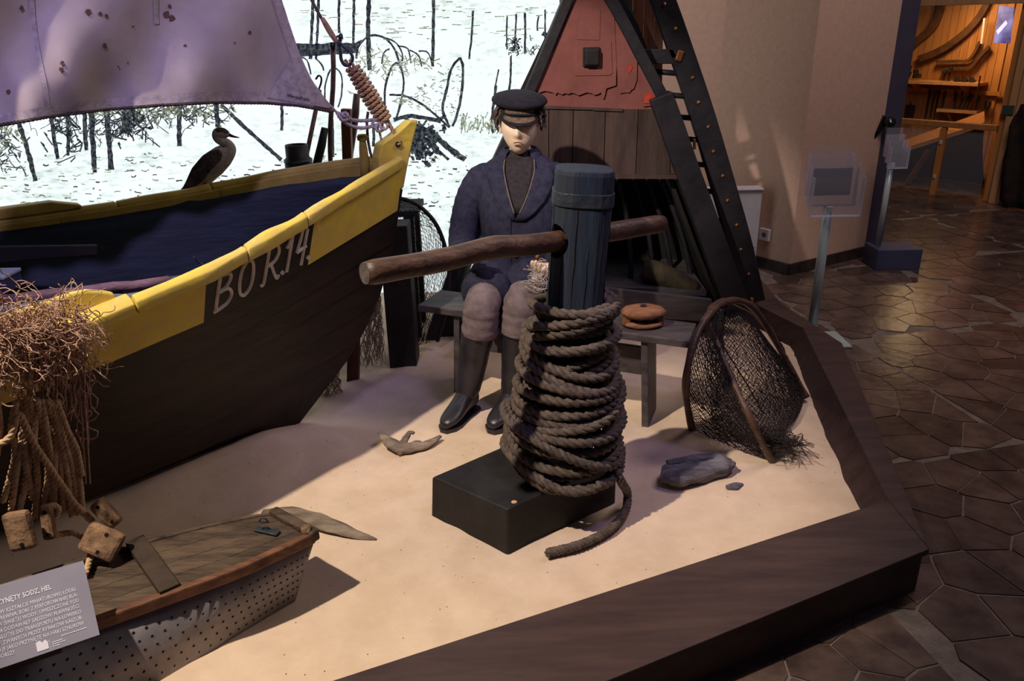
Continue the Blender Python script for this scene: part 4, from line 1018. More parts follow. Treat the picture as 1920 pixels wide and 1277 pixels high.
# cap
capc = ML(HC[0], HC[1] + .004, 1.284); tiltm = Matrix.Rotation(math.radians(7), 3, 'X') @ Matrix.Rotation(math.radians(3), 3, 'Y')
def caploft(prof, n=36):
    rg = []
    for r_, z, sy in prof: rg.append([capc + tiltm @ V((r_ * math.cos(2 * math.pi * k / n), r_ * sy * math.sin(2 * math.pi * k / n), z)) for k in range(n)])
    return MB().loft(rg)
capo = caploft([(.078, .018, 1.2), (.100, .026, 1.12), (.110, .036, 1.10), (.108, .045, 1.10), (.096, .056, 1.1), (.066, .066, 1.1), (.03, .070, 1.1), (.004, .071, 1.1)]).build('cap', M['capcloth'], man, True)
cp_ = caploft([(.074, -.012, 1.22), (.079, .0, 1.2), (.080, .022, 1.2)]).build('cap_band', M['capcloth'], capo, True)
rows = []; rows2 = []; edge = []
for i in range(21):
    a = math.radians(lerp(-68, 68, i / 20)); row = []
    for j in range(6):
        t = j / 5; r_ = lerp(.080, .080 + .046 * math.cos(a) ** .7, t)
        row.append(capc + tiltm @ V((math.sin(a) * lerp(.080, .083, t), -math.cos(a) * lerp(.094, .094 + .046 * math.cos(a) ** .6, t), .002 - .026 * t * math.cos(a) ** .5 - .004)))
    rows.append(row); edge.append(row[-1])
vz = MB().grid(rows).build('cap_visor', M['capcloth'], capo, True, solid=.004)
MB().tube(edge, .0035, 6).build('visor_rim', M['capcloth'], capo, True)
rows2 = [[p + V((0, -.002, .0032)) for p in (row[1].lerp(row[2], .3), row[2], row[3], row[4])] for row in rows[3:18]]
MB().grid(rows2).build('visor_braid', M['braid'], capo, True)
rows = [[capc + tiltm @ V((math.sin(a) * .0815, -math.cos(a) * .0975, z)) for z in (.004, .012, .020)] for a in [math.radians(lerp(-44, 44, i / 14)) for i in range(15)]]
MB().grid(rows).build('badge_braid', M['braid'], capo, True)
MB().rope([capc + tiltm @ V((math.sin(a) * .084, -math.cos(a) * .101, .001 + .003 * math.cos(a * 3))) for a in [math.radians(lerp(-50, 50, i / 40)) for i in range(41)]], .0045).build('cap_cord', M['capcloth'], capo, True)
hr_ = MB(); rh = random.Random(9)
for k in range(230):
    a = math.radians(rh.choice([rh.uniform(62, 180), rh.uniform(-180, -62)])); r1 = .072 + rh.uniform(0, .012)
    p = V((math.sin(a) * r1, -math.cos(a) * r1 * 1.22, rh.uniform(-.01, .03))); pts_ = [capc + p]; ln = rh.uniform(.04, .085) * (1.0 if abs(a) > 1.5 else .7); o_ = V((math.sin(a), -math.cos(a), 0))
    for s_ in (.35, .7, 1): pts_.append(capc + p + o_ * (.014 * math.sin(s_ * 2.4) + rh.uniform(-.004, .012) * s_) + V((rh.uniform(-.006, .006), rh.uniform(-.006, .006), -ln * s_)))
    hr_.tube(smooth_path(pts_, 3), [.004, .004, .0038, .0036, .0032, .003, .0026, .002, .0016, .001][:10], 5)
hr_.build('hair', M['hair'], man, True)
# netting in the hand
nt_ = thing('net_scrap', at(1015, 512, 2.88), 'scrap of pale fishing net held in the seated figure\'s hand', 'net')
tn = MB(); rn = random.Random(21); c0 = ML(hL[0] - .015, hL[1] - .03, hL[2] - .005)
for k in range(46):
    c = c0 + V((rn.gauss(0, .016), rn.gauss(0, .012), rn.gauss(0, .022))); pts_ = [c + V((rn.gauss(0, .018), rn.gauss(0, .01), rn.gauss(0, .018))) for _ in range(5)]
    tn.tube(smooth_path(pts_, 5), .0010, 4)
tag(tn.build('twine_tangle', M['letter'], nt_, True), kind='stuff')
# ================================================================== SHED (half a boat stood on end)
YH = 3.80
shed = thing('boat_shed', (.45, 4.0, S), 'shed made of an upended half boat with torn red felt gable', 'shed')
def hp_(x, y, dy=0): return at(x, y, YH + dy)
LE_ = [(-90, 1098), (0, 1058), (175, 985), (290, 932), (345, 908), (470, 858), (640, 800)]    # y -> x left edge
RE_ = [(-90, 1100), (0, 1150), (100, 1205), (190, 1252), (330, 1304), (460, 1352), (600, 1408)]  # right edge (outer)
lx = lambda y: interp(LE_, y); rx = lambda y: interp(RE_, y)
def timber(pts_px, w_px, dy, th, mat, name, parent):
    p = smooth_path([V((x, y, 0)) for x, y in pts_px], 6); rows = []
    for i, q in enumerate(p):
        t = (p[min(i + 1, len(p) - 1)] - p[max(0, i - 1)]).normalized(); n_ = V((-t.y, t.x, 0)) * w_px / 2
        a, b = hp_(q.x + n_.x, q.y + n_.y, dy), hp_(q.x - n_.x, q.y - n_.y, dy)
        rows.append([a, b, b + V((0, th, 0)), a + V((0, th, 0))])
    return MB().loft(rows).build(name, mat, parent, bevel=.005)
# frame edges
timber([(x + 7, y) for y, x in LE_], 20, -.03, .10, M['shed_dark'], 'edge_timber', shed)
timber([(1108, -60), (1158, 20), (1203, 105), (1248, 190)], 22, -.03, .10, M['shed_dark'], 'edge_timber', shed)
timber([(1240, 180), (1262, 240), (1290, 320), (1338, 450), (1388, 592)], 46, -.04, .10, M['shed_dark'], 'edge_timber', shed)
# felt backing and torn felt sheets
def sheet(poly, dy, mat, name, th=.006, sub_=True):
    return MB().prism([hp_(x, y, dy) for x, y in poly], (0, th, 0)).build(name, mat, shed)
sheet([(1098, -80), (1062, 0), (992, 172), (980, 205), (1248, 205), (1240, 190), (1196, 100), (1146, 0), (1104, -80)], .010, M['felt'], 'felt_backing')
def torn(a, b, n, amp, seed):
    r_ = random.Random(seed); return [(lerp(a[0], b[0], i / n) + r_.uniform(-2, 2), lerp(a[1], b[1], i / n) + r_.uniform(-amp, amp)) for i in range(n + 1)]
sheet([(1084, -40), (1072, 15), (1040, 90), (1014, 140), (1006, 170)] + torn((1012, 172), (1036, 172), 3, 3, 1) + torn((1040, 176), (1128, 176), 14, 3, 2) + torn((1132, 186), (1138, 168), 4, 4, 3) + [(1155, 160), (1156, 116), (1150, 0), (1120, -60)], -.004, M['felt'], 'torn_felt')
sheet([(1156, 118), (1160, 172)] + torn((1164, 178), (1188, 168), 5, 3, 4) + [(1194, 150), (1195, 108), (1176, 60), (1152, 10)], .000, M['felt'], 'torn_felt')
sheet([(1197, 110), (1200, 168), (1206, 192), (1206, 200), (1236, 196), (1232, 176), (1218, 140)], -.002, M['felt'], 'torn_felt')
sheet([(1210, 176), (1207, 194), (1232, 193), (1227, 180), (1218, 172)], -.008, M['felt_bright'], 'bright_felt_patch', .004)
sheet([(1174, 124), (1180, 138), (1186, 128), (1184, 120)], -.004, M['felt_bright'], 'bright_felt_patch', .003)
sheet([(1074, 76), (1146, 78), (1148, 137), (1143, 141), (1078, 142), (1074, 116)], -.009, M['felt'], 'felt_patch', .004)
sheet([(1082, 74), (1124, 75), (1126, 18), (1092, 15), (1084, 52)], -.008, M['felt'], 'felt_patch', .003)
c = hp_(1109, 107, -.03)
MB().box(c, (.066, .05, .072)).build('vent_plug', M['block'], shed, bevel=.008)
MB().box(c + V((0, .012, 0)), (.076, .02, .084)).build('vent_frame', M['shed_dark'], shed, bevel=.004)
# batten and vertical planks
sheet([(985, 197), (1110, 202), (1112, 206), (984, 203)], -.012, M['shed'], 'batten', .012); sheet([(1111, 202), (1168, 204), (1168, 209), (1112, 207)], -.012, M['shed'], 'batten', .012)
sheet([(1060, -10), (958, 205), (936, 330), (1312, 332), (1250, 205), (1140, -10)], .032, M['shed_in'], 'gable_light_block', .01)  # added dark sheet that stops light leaking through the plank gaps
PX = [(955, 935), (1029, 1029), (1075, 1073), (1135, 1132), (1197, 1192), (1258, 1256), (1262, 1312)]
for (a0, a1), (b0, b1) in zip(PX, PX[1:]):
    sheet([(max(a0, lx(205)) + .8, 205), (b0 - .8, 205), (b1 - .8, 327), (a1 + .8, 326)], .0, M['shed'], 'plank', .02)
sheet([(900, 325), (1312, 328), (1316, 336), (900, 334)], -.015, M['shed'], 'sill_rail', .04)
# dark inside: back boards, ribs, floor, sill
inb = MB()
MB().prism([hp_(985, 300, .58), hp_(1275, 300, .58), hp_(1345, 580, .58), hp_(860, 580, .58)], (0, .015, 0)).build('rear_light_block', M['shed_in'], shed)  # added behind the back boards to block the bright backdrop in their gaps
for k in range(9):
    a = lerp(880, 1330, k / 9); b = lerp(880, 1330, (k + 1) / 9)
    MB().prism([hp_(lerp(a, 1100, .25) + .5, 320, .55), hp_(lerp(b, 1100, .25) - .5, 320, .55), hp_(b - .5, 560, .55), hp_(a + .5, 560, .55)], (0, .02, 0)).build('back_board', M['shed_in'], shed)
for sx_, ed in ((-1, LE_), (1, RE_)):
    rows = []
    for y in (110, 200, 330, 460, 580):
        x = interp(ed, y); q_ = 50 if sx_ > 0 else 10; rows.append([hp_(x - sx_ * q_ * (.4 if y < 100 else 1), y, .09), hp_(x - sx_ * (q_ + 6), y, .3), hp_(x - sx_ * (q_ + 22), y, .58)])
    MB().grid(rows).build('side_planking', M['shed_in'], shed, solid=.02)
for k, (x0, x1) in enumerate(((1190, 1225), (1215, 1262), (1240, 1300), (1262, 1332), (1160, 1180))):
    p = [hp_(lerp(x0, x1, t) + 10 * math.sin(t * 3), lerp(335, 560, t), .42 - .06 * k) for t in (0, .25, .5, .75, 1)]
    MB().tube(smooth_path(p, 5), .014, 8).build('rib', M['shed_dark'], shed, True)
fz = hp_(1180, 515, .3).z
MB().prism([hp_(905, 530, .02), hp_(1325, 545, .02), V((hp_(1325, 545, .02).x, YH + .55, hp_(1325, 545, .02).z + .01)), V((hp_(905, 530, .02).x, YH + .55, hp_(905, 530, .02).z + .01))], (0, 0, -.03)).build('floor_board', M['bench'], shed)
MB().prism([hp_(1135, 540, -.05), hp_(1335, 562, -.05), hp_(1340, 604, -.05), hp_(1130, 592, -.05)], (0, .03, 0)).build('front_sill', M['bench'], shed, bevel=.004)
MB().prism([hp_(880, 528, -.05), hp_(1135, 540, -.05), hp_(1130, 592, -.05), hp_(870, 590, -.05)], (0, .03, 0)).build('front_sill', M['bench'], shed, bevel=.004)
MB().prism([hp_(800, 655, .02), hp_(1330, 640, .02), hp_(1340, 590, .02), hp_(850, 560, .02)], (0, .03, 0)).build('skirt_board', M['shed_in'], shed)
lg = MB().tube(smooth_path([hp_(1205, 505, .12), hp_(1240, 515, .1), hp_(1305, 545, .06)], 5), [.05, .056, .06, .062, .062, .06, .058, .055, .05, .046, .04], 14).build('log', M['mosslog'], None, True)
tag(lg, 'mossy round log lying inside the shed opening', 'log')
# brown boards behind the gable
rows = [(1128, 1166), (1166, 1188), (1188, 1209), (1209, 1230), (1230, 1246)]
for k, (a, b) in enumerate(rows):
    MB().prism([at(a + .6, -60, 4.15), at(b - .6, -60, 4.15), at(b - 4.6, 170 - k * 2, 4.15), at(a - 3.4, 170 - k * 2, 4.15)], (0, .02, 0)).build('rear_board', M['redboard'], shed)
# ladder beside the shed
lad = thing('ladder', onz(1422, 605, S), 'dark curved ladder with copper rivets leaning beside the shed', 'ladder')
RP = [(1222, -40), (1244, 0), (1283, 110), (1318, 215), (1352, 330), (1386, 450), (1413, 568)]
YL = 3.92
def lp(x, y, dy=0): return at(x, y, YL + dy)
p = smooth_path([V((x, y, 0)) for x, y in RP], 6); rows = []
for i, q in enumerate(p):
    t = (p[min(i + 1, len(p) - 1)] - p[max(0, i - 1)]).normalized(); n_ = V((-t.y, t.x, 0)) * 23
    a, b = lp(q.x + n_.x, q.y + n_.y), lp(q.x - n_.x, q.y - n_.y); rows.append([a, b, b + V((0, .05, 0)), a + V((0, .05, 0))])
lrail = MB().loft(rows).build('rail', M['shed_dark'], lad, bevel=.004)
p = [V((x - 56 - max(0, (600 - y)) * .035, y, 0)) for x, y in RP]; rows = []
for q in smooth_path(p, 3): a = lp(q.x + 11, q.y, .03); b = lp(q.x - 11, q.y, .03); rows.append([a, b, b + V((0, .05, 0)), a + V((0, .05, 0))])
MB().loft(rows).build('rail', M['shed_dark'], lad)
MB().add([lp(1190, 92), lp(1262, 92), lp(1276, 120), lp(1200, 120), lp(1190, 92, .04), lp(1262, 92, .04), lp(1276, 120, .04), lp(1200, 120, .04)], [(0, 1, 2, 3), (7, 6, 5, 4), (0, 4, 5, 1), (1, 5, 6, 2), (2, 6, 7, 3), (3, 7, 4, 0)]).build('head_board', M['shed_dark'], lad, bevel=.003)
for y in (138, 181, 222, 263, 310, 360, 415, 470, 520): MB().tube([lp(interp([(b, a) for a, b in RP], y) - 62 - (600 - y) * .03, y - 5, .04), lp(interp([(b, a) for a, b in RP], y) - 6, y + 1, .02)], .013, 10).build('rung', M['shed_dark'], lad, True)
for k in range(12):
    y = 8 + k * 46; x = interp([(b, a) for a, b in RP], y) + (3 if k % 2 else -1); c = lp(x, y, -.002)
    MB().lathe([(0, -.004), (.008, -.003), (.009, .003), (0, .003)], c, 10, Matrix.Rotation(math.radians(90), 3, 'X')).build('rivet', M['rivet'], lrail, True)
MB().box(lp(1274, 105, -.008), (.032, .014, .05), Matrix.Rotation(.3, 3, 'Y')).build('iron_cleat', M['rivet'], lrail, bevel=.006)
MB().box(lp(1302, 270, -.008), (.014, .012, .05), Matrix.Rotation(-.1, 3, 'Y')).build('wood_peg', M['pulley'], lrail, bevel=.003)
MB().box(lp(1409, 565, -.02), (.016, .02, .04)).build('wood_peg', M['pulley'], lrail, bevel=.003)

# ================================================================== HOOP NET TRAP (right)
trap = thing('hoop_net_trap', onz(1400, 800, S), 'bent wood hoop net with dark mesh standing in the sand by the kerb', 'fish trap')
fA = onz(1298, 808, S - .01); fB = onz(1452, 874, S - .01); fC = onz(1512, 745, S + .02)
tp = at(1362, 563, 2.95); Yt = 2.95
H1 = smooth_path([fA, at(1286, 735, 2.58), at(1296, 660, 2.60), at(1322, 600, 2.70), at(1362, 566, 2.86), at(1404, 571, 3.02), at(1440, 615, 3.06), at(1478, 684, 3.04), fC], 8)
H2 = smooth_path([fB, at(1412, 795, 2.44), at(1372, 710, 2.56), at(1340, 635, 2.68), at(1328, 596, 2.78), at(1342, 570, 2.90), at(1375, 566, 3.02), at(1420, 592, 3.12), at(1455, 640, 3.18), at(1478, 700, 3.22), onz(1490, 735, S + .02)], 8)
MB().tube(H1, [.014 + .0015 * math.sin(i * .8) for i in range(len(H1))], 10).build('hoop', M['bar'], trap, True)
MB().tube(H2, [.012 + .0015 * math.sin(i * .9) for i in range(len(H2))], 10).build('hoop', M['pulley'] if False else M['bar'], trap, True)
def netgrid(A_, B_, nu, nv, sag, name, mat, wire=.0034, seed=0, bag=None):
    ra, rb = resample(A_, sum((b - a).length for a, b in zip(A_, A_[1:])) / (nu + .01)), resample(B_, sum((b - a).length for a, b in zip(B_, B_[1:])) / (nu + .01))
    n_ = min(len(ra), len(rb)); v_, f_ = {}, []; mb = MB()
    for i in range(n_):
        for j in range(nv + 1):
            if (i + j) % 2: continue
            t = j / nv; p = ra[i].lerp(rb[i], t); k = math.sin(t * math.pi)
            p = p + V(sag) * k * (.5 + .5 * math.sin(i / n_ * math.pi)) + V((NZ.noise(V((i * .4, j * .4, seed))), NZ.noise(V((i * .4, j * .4, seed + 7))), NZ.noise(V((i * .4, j * .4, seed + 3))))) * .012 * k
            v_[i, j] = len(mb.v); mb.v.append(p)
    for i in range(n_ - 2):
        for j in range(nv + 1):
            q = [(i, j), (i + 1, j + 1), (i + 2, j), (i + 1, j - 1)]
            if all(a in v_ for a in q): mb.f.append([v_[a] for a in q])
    o = mb.build(name, mat, trap, wire=wire); return o
netgrid(H1[:34], H2[:34], 64, 44, (.02, -.02, -.03), 'front_mesh', M['net_dark'])
netgrid(H1[30:], H2[34:], 60, 40, (.03, .02, -.02), 'rear_mesh', M['net_dark'])
low1 = smooth_path([onz(1335, 800, S + .03), onz(1380, 828, S + .01), onz(1440, 830, S + .02), onz(1490, 790, S + .03), onz(1508, 750, S + .03)], 10)
top1 = smooth_path([at(1322, 605, 2.86), at(1360, 580, 2.94), at(1400, 590, 3.0), at(1440, 640, 3.03), at(1490, 710, 3.03)], 10)
netgrid(top1, low1, 70, 60, (-.02, -.07, .0), 'hanging_bag', M['net_dark'], seed=4)
netgrid(top1, low1, 60, 50, (.03, .06, .02), 'hanging_bag', M['net_dark'], seed=9)
netgrid([p + V((.0, .03, -.01)) for p in H1[8:34]], [p + V((.05, .09, -.12)) for p in H2[4:30]], 66, 40, (.03, .03, -.06), 'inner_throat', M['net_dark'], seed=14)
tg = MB(); rn = random.Random(31)
for k in range(150):
    c = onz(1462, 842, S + .03) + V((rn.gauss(0, .035), rn.gauss(0, .035), abs(rn.gauss(0, .022)))); tg.tube(smooth_path([c + V((rn.gauss(0, .025), rn.gauss(0, .025), abs(rn.gauss(0, .016)))) for _ in range(4)], 4), .0011, 4)
tag(tg.build('net_tangle', M['net_dark'], trap, True), kind='stuff')
MB().tube(smooth_path([at(1340, 600, 2.86), at(1352, 640, 2.80), at(1400, 720, 2.84), at(1440, 790, 2.9)], 6), .003, 6).build('mesh_cord', M['rope_dark'], trap, True)

# ================================================================== DRIFTWOOD AND STONE
def lump(name, spine, rads, mat, label, cat, sq=.7, seed=0, n=14):
    p = smooth_path(spine, 5); T, U = frames(p); rg = []
    tab = [(i / (len(rads) - 1), r_) for i, r_ in enumerate(rads)]
    for i, c in enumerate(p):
        r_ = interp(tab, i / (len(p) - 1)); t = T[i]; s_ = t.cross(V((0, 0, 1))).normalized(); u = s_.cross(t); ring_ = []
        for k in range(n):
            a = 2 * math.pi * k / n; f = 1 + .28 * NZ.noise(V((i * .35, math.cos(a) * 1.6 + seed, math.sin(a) * 1.6)))
            ring_.append(c + (s_ * math.cos(a) + u * math.sin(a) * sq) * r_ * f)
        rg.append(ring_)
    return MB().loft(rg)
dw = thing('driftwood_root', onz(770, 835, S), 'small forked driftwood root on the sand before the boots', 'driftwood')
lump('a', [onz(712, 812, S + .04), onz(730, 828, S + .03), onz(752, 840, S + .02), onz(775, 838, S + .02), onz(800, 834, S + .02), onz(826, 818, S + .025)], [.010, .026, .03, .028, .022, .008], M['drift'], '', '', .55, 1).build('trunk', M['drift'], dw, True)
lump('b', [onz(752, 838, S + .02), onz(760, 824, S + .035), onz(768, 812, S + .05), onz(776, 812, S + .055)], [.02, .014, .010, .006], M['drift'], '', '', .8, 2).build('branch', M['drift'], dw, True)
lump('c', [onz(745, 838, S + .02), onz(752, 852, S + .01)], [.02, .008], M['drift'], '', '', .8, 5).build('branch', M['drift'], dw, True)
tag(lump('d', [onz(492, 960, S + .03), onz(540, 962, S + .03), onz(590, 975, S + .02), onz(650, 996, S + .012), onz(706, 1012, S + .004)], [.012, .03, .036, .026, .004], None, '', '', .35, 3).build('driftwood_plank', M['drift'], None, True), 'long pale splintered driftwood plank beside the bait box', 'driftwood')
lgw = thing('grey_driftwood_log', onz(1305, 895, S), 'grey violet split driftwood log on the sand near the kerb', 'driftwood')
lump('e', [onz(1240, 888, S + .035), onz(1265, 890, S + .035), onz(1310, 882, S + .035), onz(1352, 872, S + .04), onz(1372, 870, S + .04)], [.036, .052, .056, .048, .024], None, '', '', .7, 8).build('log_body', M['drift_grey'], lgw, True)
lump('f', [onz(1250, 868, S + .06), onz(1300, 860, S + .07), onz(1350, 852, S + .07)], [.012, .022, .010], None, '', '', .6, 4).build('split_ridge', M['drift_grey'], lgw, True)
lump('g', [onz(1358, 866, S + .05), onz(1378, 872, S + .05)], [.02, .010], None, '', '', .8, 6).build('knot', M['drift_grey'], lgw, True)
tag(lump('h', [onz(1362, 914, S + .012), onz(1378, 912, S + .014), onz(1392, 908, S + .01)], [.010, .018, .006], None, '', '', .7, 12).build('driftwood_chip', M['drift_grey'], None, True), 'small grey driftwood chip beside the larger grey log', 'driftwood')

# ================================================================== BAIT BOX (little boat with perforated sides)
ZD = .30
NR_ = [onz(x, y, ZD) for x, y in ((592, 1006), (530, 1036), (440, 1076), (300, 1128), (150, 1182), (0, 1240), (-140, 1296))]
FR_ = [onz(x, y, ZD) for x, y in ((512, 962), (450, 972), (360, 992), (232, 1026), (100, 1066), (-40, 1112), (-170, 1160))]
BL_ = [onz(x, y, S - .0) for x, y in ((552, 1128), (500, 1160), (420, 1212), (290, 1290), (150, 1370), (0, 1450), (-140, 1520))]
nrp, frp, blp = smooth_path(NR_, 6), smooth_path(FR_, 6), smooth_path(BL_, 6)
bb = thing('bait_box', V((nrp[18].x, nrp[18].y + .1, S)), 'boat shaped wooden bait box with perforated metal sides', 'bait box')
def lane(t): return [a.lerp(b, t) for a, b in zip(nrp, frp)]
def plank_strip(t0, t1, i0, i1, dz, th, mat, name):
    A_, B_ = lane(t0)[i0:i1], lane(t1)[i0:i1]; up = V((0, 0, dz))
    return MB().loft([[a + up, b + up, b + up - V((0, 0, th)), a + up - V((0, 0, th))] for a, b in zip(A_, B_)]).build(name, mat, bb, bevel=.002)
NP = len(nrp)
for t0, t1 in ((.10, .30), (.305, .52), (.525, .74), (.745, .99)):
    plank_strip(t0, t1, 1, 17, .0, .018, M['deck'], 'deck_plank'); plank_strip(t0, t1, 17, NP, -.006, .018, M['deck'], 'deck_plank')
rows = [[a + V((0, 0, .012)), a + (b - a).normalized() * .022 + V((0, 0, .012)), a + (b - a).normalized() * .022 - V((0, 0, .022)), a - V((0, 0, .022))] for a, b in zip(nrp, frp)]
MB().loft(rows).build('rub_rail', M['rail'], bb, bevel=.005)
rows = [[b + V((0, 0, .006)), b + (a - b).normalized() * .014 + V((0, 0, .006)), b + (a - b).normalized() * .014 - V((0, 0, .02)), b - V((0, 0, .02))] for a, b in zip(nrp, frp)]
MB().loft(rows).build('rub_rail', M['deck'], bb, bevel=.004)
ins = [a + (b - a).normalized() * .012 - V((0, 0, .02)) for a, b in zip(nrp, frp)]
MB().grid([[a.lerp(c, t) for t in (0, .5, 1)] for a, c in zip(ins, blp)]).build('side_sheet', M['perf'], bb, True, solid=.003)
fin = [b - V((0, 0, .02)) for b in frp]; fbl = [V((b.x + (a.x - b.x) * .12, b.y + (a.y - b.y) * .12, S - .01)) for a, b in zip(nrp, frp)]
MB().grid([[a, c] for a, c in zip(fin, fbl)]).build('side_sheet', M['perf'], bb, True, solid=.003)
MB().add([ins[0], fin[0], fbl[0], blp[0]], [(0, 1, 2, 3)]).build('end_sheet', M['perf'], bb, solid=.004)
hol = MB(); rp = random.Random(2)
for i in range(1, NP - 6):
    for r_ in range(3):
        for half in (0, .5):
            a = ins[i].lerp(ins[i + 1], half); c = blp[i].lerp(blp[i + 1], half); t = .2 + .26 * r_ + (.13 if half else 0)
            p = a.lerp(c, t); dn_ = (ins[i + 1] - ins[i]).normalized(); vn = (c - a).normalized(); nn = dn_.cross(vn).normalized()
            if nn.y > 0: nn = -nn
            hol.add([p + nn * .0024 + (dn_ * math.cos(q * 1.047) + vn * math.sin(q * 1.047)) * .0036 for q in range(6)], [list(range(6))])
tag(hol.build('perforation', M['hole'], bb), kind='stuff')
k = 17; a, b = lane(.04)[k], lane(.99)[k]
MB().bar(a + V((0, 0, .012)), b + V((0, 0, .012)), .05, .02).build('cross_batten', M['batten'], bb, bevel=.003)
a, b = nrp[0], frp[0]; MB().bar(a + V((0, 0, .0)), b, .03, .035).build('end_block', M['deck'], bb, bevel=.005)
q = lane(.5)[5]; MB().box(q + V((0, 0, .006)), (.075, .022, .006), Matrix.Rotation(-.35, 3, 'Z')).build('hasp', M['iron'], bb, bevel=.002)
for t, i in ((.52, 5), (.74, 4)):
    q = lane(t)[i]; MB().tube([q + V((math.cos(a_) * .011, 0, .006 + .012 * math.sin(a_))) for a_ in [math.pi * j / 8 for j in range(9)]], .002, 6).build('staple', M['iron'], bb, True)
q = lane(.12)[1]; MB().tube([q + V((0, 0, .0)), q + V((.0, .0, .026))], .014, 10).build('cork_bung', M['cork'], bb, True)
# ---- information card
sg = thing('information_card', onz(60, 1200, ZD + .03), 'grey violet printed information card lying tilted on the bait box', 'sign')
BR = onz(187, 1190, ZD + .035); TR = at(156, 1051, BR.y + .10); rdir = (NR_[0] - NR_[4]).normalized()
vdir = TR - BR; hgt = vdir.length; vdir.normalize(); rdir = (rdir - vdir * rdir.dot(vdir)).normalized(); ndir = rdir.cross(vdir).normalized()
if ndir.y > 0: ndir = -ndir
WD = .36
def cp2(u, v, d=0): return BR + rdir * u + vdir * v + ndir * d     # u<=0 to the left, v up
crd = MB().prism([cp2(0, 0), cp2(0, hgt), cp2(-WD, hgt), cp2(-WD, 0)], -ndir * .004).build('card', M['card'], sg)
MB().prism([cp2(-.08, .03, -.005), cp2(-.08, hgt * .7, -.005), cp2(-.2, hgt * .7, -.005), cp2(-.2, .03, -.005)], -ndir * .006 - V((0, 0, .05))).build('rest', M['block'], sg)
def text(body, size, u, v, align='RIGHT', bold=0):
    cu = bpy.data.curves.new('t', 'FONT'); cu.body = body; cu.size = size; cu.align_x = align; cu.offset = bold; cu.resolution_u = 2
    o = bpy.data.objects.new('t', cu); COL.objects.link(o); bpy.context.view_layer.update()
    me = bpy.data.meshes.new_from_object(o.evaluated_get(bpy.context.evaluated_depsgraph_get())); bpy.data.objects.remove(o)
    mb = MB(); mb.add([cp2(u + p.co.x * .74, v + p.co.y, .0012) for p in me.vertices], [list(f.vertices) for f in me.polygons]); return mb
sc = hgt / 140 * 1.0   # metres per photo pixel on the card
text('PRZYNĘTY SODZ, HEL', 12.5 * sc, -58 * sc, hgt - 34 * sc, 'RIGHT', .0003).build('title_lettering', M['cardtext'], crd)
LN = ['W W KSZTAŁCIE MINIATUROWEJ ŁÓDKI,', 'DREWNA, BOKI Z PERFOROWANEJ BLA-', 'PŁYW ŚWIEŻEJ WODY. UMIESZCZONE POD', 'ÓRKA DODAWAŁY SADZOWI PŁAWNOŚCI.', 'ADZ SŁUŻYŁ DO TRANSPORTU NA ŁOWISKO', 'KÓW, ZWANYCH PRZEZ RYBAKÓW KASZUB-', 'ANO JE JAKO PRZYNĘTĘ NA HAKI SZNURÓW']
for i, t_ in enumerate(LN): text(t_, 9.4 * sc, -20 * sc, hgt - (50 + 10.6 * i) * sc).build('text_line', M['cardtext'], crd)
text('WU DORSZY.', 9.4 * sc, -128 * sc, hgt - 124.2 * sc, 'RIGHT').build('text_line', M['cardtext'], crd)
sm = MB(); rt_ = random.Random(6)     # print too small to read: plain broken strokes
for (uu, vv, ln_) in ((-58, 19, 38), (-74, 13, 16), (-74, 9.5, 20), (-74, 6, 12)):
    x_ = 0
    while x_ < ln_:
        w_ = rt_.uniform(1.2, 3); sm.add([cp2((uu + x_) * sc, vv * sc, .0012), cp2((uu + x_ + w_) * sc, vv * sc, .0012), cp2((uu + x_ + w_) * sc, (vv + 1.6) * sc, .0012), cp2((uu + x_) * sc, (vv + 1.6) * sc, .0012)], [(0, 1, 2, 3)]); x_ += w_ + .7
tag(sm.build('small_print', M['cardtext'], crd), kind='stuff')
MB().add([cp2(x * sc, y * sc, .0012) for x, y in ((-78, 3), (-77.4, 3), (-77.4, 20), (-78, 20))], [(0, 1, 2, 3)]).build('logo_rule', M['cardtext'], crd)
u_, v_ = -98 * sc, 6 * sc
MB().add([cp2(u_ + x * sc, v_ + y * sc, .0012) for x, y in ((0, 0), (18, 0), (18, 12), (14, 17), (10, 13), (6, 18), (0, 16))], [list(range(7))]).build('logo_emblem', M['cardtext'], crd)
# ================================================================== ROPE AND NET BUNDLE ON THE GUNWALE
bu = thing('net_and_rope_bundle', hull(1, 1.75, 1.0), 'tangled brown net and hemp ropes hung over the near gunwale', 'net')
rn = random.Random(77); tw = MB()
def gp(px, py): # point just outside the near rail
    return at(px, py, interp([(0, 1.70), (160, 1.85)], px))
for k in range(560):
    x = rn.uniform(-40, 152); y = min(705, max(570, rn.gauss(632, 32)))
    p = gp(x, y) + V((0, rn.uniform(-.035, .05), 0)); d_ = V((rn.gauss(0, 1), rn.gauss(0, .6), rn.gauss(0, 1))).normalized(); pts_ = [p.copy()]
    for q in range(9):
        d_ = (d_ + V((rn.gauss(0, .5), rn.gauss(0, .35), rn.gauss(0, .5) - .12))).normalized(); p = p + d_ * .014; pts_.append(p.copy())
    tw.tube(smooth_path(pts_, 3), rn.uniform(.0009, .0017), 4)
for k in range(70):
    x = rn.uniform(40, 158); y0 = rn.uniform(590, 680); y1 = y0 + rn.uniform(40, 170); p = [gp(x + rn.uniform(-8, 8) + (y - y0) * .1, y) + V((0, rn.uniform(-.03, .0), 0)) for y in [lerp(y0, y1, t) for t in (0, .25, .5, .75, 1)]]
    tw.tube(smooth_path(p, 4), rn.uniform(.0014, .0024), 4)
